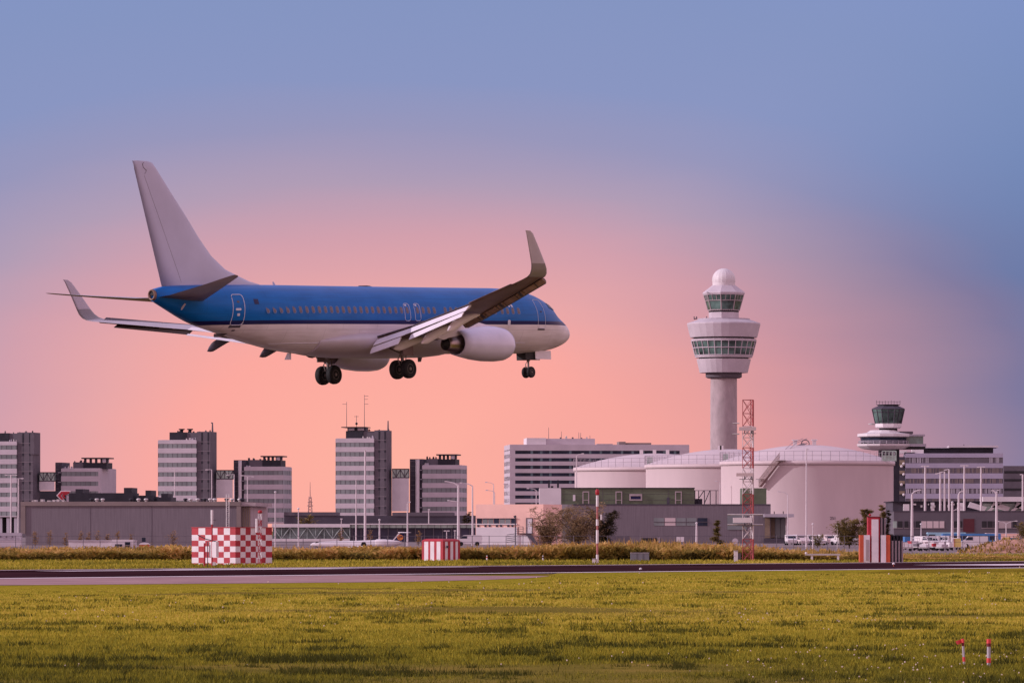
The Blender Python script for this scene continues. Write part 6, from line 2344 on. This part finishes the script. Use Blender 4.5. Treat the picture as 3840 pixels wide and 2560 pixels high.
MB().tube([(0, .1, 0), (0, .1, HC + (HY - 2024) * k)], .07, 6).build('post', M['panel'], o)
d = 820
k = d / F
o = thing('storage_trailer', 'long beige trailer standing behind the soil mound', 'trailer', ((3700 - 1920) * k, d, 0))
MB().box(0, 330 * k, 0, 2.6, .5, HC + (HY - 2000) * k).build('body', M['pinkw'], o)
MB().box(-.04, 330 * k, -.04, 2.64, HC + (HY - 2000) * k + .002, HC + (HY - 1997.5) * k).build('roof', M['panel'], o)
for x in (1.5, 3, 11):
    g = MB().loft([[(x + .45 * math.cos(a), yy, .45 + .45 * math.sin(a)) for a in [2 * math.pi * i / 14 for i in range(14)]] for yy in (.1, .4)])
    g.build('wheel', M['rubber'], o)
d = 700
k = d / F
o = thing('orange_kiosk', 'small orange domed-roof hut right of the white site cabin', 'hut', ((540 - 1920) * k, d, 0))
MB().box(-18 * k, 19 * k, 0, 1.5, 0, HC + (HY - 2041) * k).build('body', M['orange'], o)
g = MB().extrude([(-20 * k, HC + (HY - 2041) * k + .003), (21 * k, HC + (HY - 2041) * k + .003), (14 * k, HC + (HY - 2035) * k), (0, HC + (HY - 2033) * k), (-13 * k, HC + (HY - 2035) * k)], -.05, 1.55)
g.build('roof', M['white'], o)
MB().box(-8 * k, 6 * k, -.03, -.002, .9, 1.5).build('window', M['bandd'], o)
van('white minibus at the end of the dark hall left of the peach building', 1758, 820, 4.2, 2.0, 1.75, 'white', 180, 'van')

# soil mound
mx, my = at(3790, 1990, 560).x, 560
g = MB()
nx_, ny_ = 60, 26
v = []
for j in range(ny_ + 1):
    for i in range(nx_ + 1):
        x = -6.2 + 17 * i / nx_
        y = -5 + 10 * j / ny_
        r = np.interp(x, [-6.2, -4, -2.2, -.5, 2, 6, 10.8], [0, .35, .75, .95, 1.0, 1.0, .9]) * max(0, 1 - (y / 5) ** 2)
        h = 1.55 * r + .35 * r * (float(fbm(np.array([x + 40]), np.array([y + 9]), .9, 61)[0]) - .5) + .25 * r * (float(fbm(np.array([x + 4]), np.array([y + 90]), 2.6, 62)[0]) - .5)
        v.append((x, y, h - .02))
g.add(v, [(j * (nx_ + 1) + i, j * (nx_ + 1) + i + 1, (j + 1) * (nx_ + 1) + i + 1, (j + 1) * (nx_ + 1) + i) for j in range(ny_) for i in range(nx_)], 0, True)
mo_ = g.build('soil_mound', M['soil'], None, (mx, my, 0))
tag(mo_, 'low mound of bare reddish soil at the right edge', 'mound')
n = 1500
x = mx - 6 + 16.6 * rng.random(n)
y = my - 5 + 6 * rng.random(n)
r = np.interp(x - mx, [-6.2, -4, -2.2, -.5, 2, 6, 10.8], [0, .35, .75, .95, 1.0, 1.0, .9]) * np.maximum(0, 1 - ((y - my) / 5) ** 2)
keep = rng.random(n) < .25 + .75 * (fbm(x, y, .5, 88) > .52)
blades('mound_weeds', np.stack([x, y, 1.5 * r - .03], 1)[keep], (.15 + .35 * rng.random(n))[keep], .12 + 0 * x[keep], .8, np.clip(.45 + rng.normal(0, .2, n), 0, 1)[keep], RE)

# ------------------------------------------------------------------ bushes and trees
BK = mat('bark', (.09, .065, .05), .9, .3, 3)
LF = [grass_mat('leaf_brown_green', [(0., (.07, .05, .028, 1)), (.4, (.24, .165, .085, 1)), (.75, (.44, .29, .155, 1)), (1., (.62, .42, .24, 1))], 1, attr='tint'),
      grass_mat('leaf_dark', [(0., (.014, .015, .010, 1)), (.5, (.05, .04, .022, 1)), (1., (.15, .10, .05, 1))], 1, attr='tint'),
      grass_mat('leaf_olive', [(0., (.05, .046, .016, 1)), (.5, (.20, .155, .055, 1)), (1., (.44, .31, .13, 1))], 1, attr='tint'),
      grass_mat('leaf_straw', [(0., (.12, .07, .03, 1)), (.5, (.33, .19, .085, 1)), (1., (.55, .34, .16, 1))], 1, attr='tint')]


def tree(name, label, cat, px, d, wpx, top, kind=0, stems=3, n=1800, leaf=.30, conic=False, group=None, seed=0, low=.05, spread=.62, droop=.16):
    k = d / F
    r = np.random.default_rng(seed + 100)
    H = HC + (HY - top) * k
    W = wpx * k / 2
    o = thing(name, label, cat, ((px - 1920) * k, d, 0), 0, group)
    tr = MB()
    tips = []
    for s in range(stems):
        a = 2 * math.pi * s / max(1, stems) + r.random()
        h = H * (.62 + .38 * r.random()) if s else H * .97
        dx, dy = (math.cos(a) * W * spread * 1.3, math.sin(a) * W * spread) if stems > 1 else (0, 0)
        path = [Vector((dx * .2 * t, dy * .2 * t, h * t)) + Vector((dx * t * t, dy * t * t, 0)) for t in (0, .3, .6, .95)]
        w = max(.04, H * .014)
        tr.tube(path, [w, w * .75, w * .5, w * .15], 6)
        nb = 16
        for j in range(nb):
            t = low + .1 + (.86 - low) * (j + r.random()) / nb
            p = path[0].lerp(path[1], t / .3) if t < .3 else path[1].lerp(path[2], (t - .3) / .3) if t < .6 else path[2].lerp(path[3], (t - .6) / .35)
            aa = r.random() * math.tau
            if conic:
                reach = W * (1.05 - t) * (.7 + .5 * r.random())
            else:
                reach = W * (.35 + .75 * r.random()) * math.sin(math.pi * min(1, .25 + .72 * t)) ** .6 * (.95 if stems == 1 else .95)
            e = p + Vector((math.cos(aa) * reach, math.sin(aa) * reach * .8, reach * (.5 - droop * 2 * r.random())))
            tr.tube([p, p.lerp(e, .5) + Vector((0, 0, reach * .12)), e], [w * .35, w * .2, w * .08], 4)
            tips.append((p, e, reach))
    tr.build('trunk', BK, o)
    pts = []
    m_ = max(8, n // len(tips))
    hs = []
    for p, e, reach in tips:
        t = r.random(m_) ** .6
        base = np.array(p)[None] * (1 - t[:, None]) + np.array(e)[None] * t[:, None]
        base += r.normal(0, 1, (m_, 3)) * np.array([.20, .20, .17]) * (reach * .75 + .2)
        pts.append(base)
        hs.append(np.full(m_, r.random()))
    pts = np.concatenate(pts)
    cl = np.concatenate(hs)
    ok = (pts[:, 2] > low * H) & (pts[:, 2] < H * 1.02)
    pts, cl = pts[ok], cl[ok]
    n_ = len(pts)
    tint = np.clip(.15 + .5 * cl + .25 * pts[:, 2] / H + r.normal(0, .13, n_), 0, 1)
    lf = blades('crown', pts, leaf * (.6 + .8 * r.random(n_)), leaf * .45 * (.6 + .8 * r.random(n_)), 2.2, tint, LF[kind], None, upright=.35)
    lf.parent = o
    return o


tree('bush', 'broad leggy brown-green bush left of the tall bush before the curved building', 'bush', 2062, 640, 140, 1898, 0, 8, 3800, .25, seed=1, low=.12)
tree('bush', 'tall dense brown-green bush directly left of the banded pole', 'bush', 2166, 625, 195, 1876, 0, 10, 7600, .23, seed=2, low=.04)
tree('bush', 'dark rounded bush directly right of the banded pole', 'bush', 2262, 630, 92, 1908, 1, 5, 7000, .25, seed=3, low=.03)
tree('bush', 'low straw-coloured bush at the stair of the peach building', 'bush', 2040, 640, 70, 1962, 3, 4, 1400, .22, seed=4)
tree('conifer_tree', 'small pointed conifer before the operations building, left of the lattice mast', 'tree', 2690, 720, 52, 1943, 2, 1, 3000, .28, True, seed=5, droop=.6)
tree('tree', 'olive spreading bush left of the striped cabinets', 'bush', 3185, 700, 115, 1942, 2, 5, 6000, .28, seed=6)
tree('tree', 'upright olive tree directly behind the left striped cabinet', 'tree', 3247, 720, 66, 1900, 2, 2, 4000, .28, seed=7, spread=.2)
tree('tree', 'thin tall tree behind the right side of the striped cabinets', 'tree', 3306, 730, 52, 1884, 2, 1, 2400, .28, seed=8)
tree('tree', 'thin dark tree right of the thin tall tree at the cabinets', 'tree', 3331, 730, 32, 1905, 1, 1, 1100, .26, seed=9)
tree('tree', 'rounded dark olive tree cut by the right edge', 'tree', 3842, 760, 70, 1942, 2, 4, 1800, .3, seed=10)
tree('bush', 'low olive bush at the foot of the big tank floodlight mast', 'bush', 3066, 720, 46, 2000, 2, 4, 700, .24, seed=11)
tree('tree', 'dark olive tree on the low hall between the two pairs of towers', 'tree', 1142, 1180, 62, 1928, 2, 4, 1500, .5, seed=12)
tree('tree', 'dark tree beside the right end of the lower striped block', 'tree', 1748, 1250, 34, 1912, 1, 3, 1500, .5, seed=13)
for i, (px, top, w) in enumerate(((132, 1990, 34), (185, 1986, 30), (247, 1994, 26), (303, 1987, 24), (330, 1993, 24), (366, 1985, 30), (403, 1998, 22), (440, 1988, 26), (490, 2000, 20), (648, 1987, 52))):
    tree('sapling', 'sparse straw-coloured sapling in the row along the warehouse wall' if i < 9 else 'wider sparse sapling alone at the right of the warehouse wall', 'sapling', px, 760, w, top, 3, 2, 210, .24, group='saplings along the warehouse wall', seed=20 + i, spread=.2)
for i, (px, top) in enumerate(((1278, 1975), (1385, 1985), (1570, 1985))):
    tree('sapling', ('thin rusty sapling before the glazed walkway', 'thin rusty sapling left of the parked jet tail', 'thin rusty sapling right of the parked jet tail')[i], 'sapling', px, 800, 26, top, 3, 2, 200, .24, seed=40 + i, spread=.2)

# faint lattice pylon far away, its haze fading put into the colour
dY = 5200
kY = dY / F
py_ = thing('power_pylon', 'faint distant lattice pylon left of the twin-aerial tower', 'pylon', ((1163 - 1920) * kY, dY, 0))
hY = lambda q_: HC + (HY - q_) * kY
g = MB()
PW = mat('hazed_pylon_tone', (.42, .26, .26), .7, .1, .1)
for sx_ in (-1, 1):
    for sy_ in (-1, 1):
        g.tube([(sx_ * 9 * kY, sy_ * 9 * kY, 0), (sx_ * 7 * kY, sy_ * 7 * kY, hY(1918)), (sx_ * 3.5 * kY, sy_ * 3.5 * kY, hY(1864))], .42, 4)
for i in range(9):
    z0, z1 = hY(1960 - 11 * i), hY(1949 - 11 * i)
    for s in (-1, 1):
        g.tube([(-7 * kY * s, -6 * kY, z0), (6 * kY * s, -6 * kY, z1)], .22, 4)
g.build('tower', PW, py_)
g = MB()
for yy, wd in ((1882, 9), (1895, 11), (1866, 6)):
    g.tube([(-wd * kY, 0, hY(yy)), (wd * kY, 0, hY(yy))], .4, 4)
g.tube([(0, 0, hY(1866)), (0, 0, hY(1806))], [.5, .2], 5)
g.build('crossarm', PW, py_)
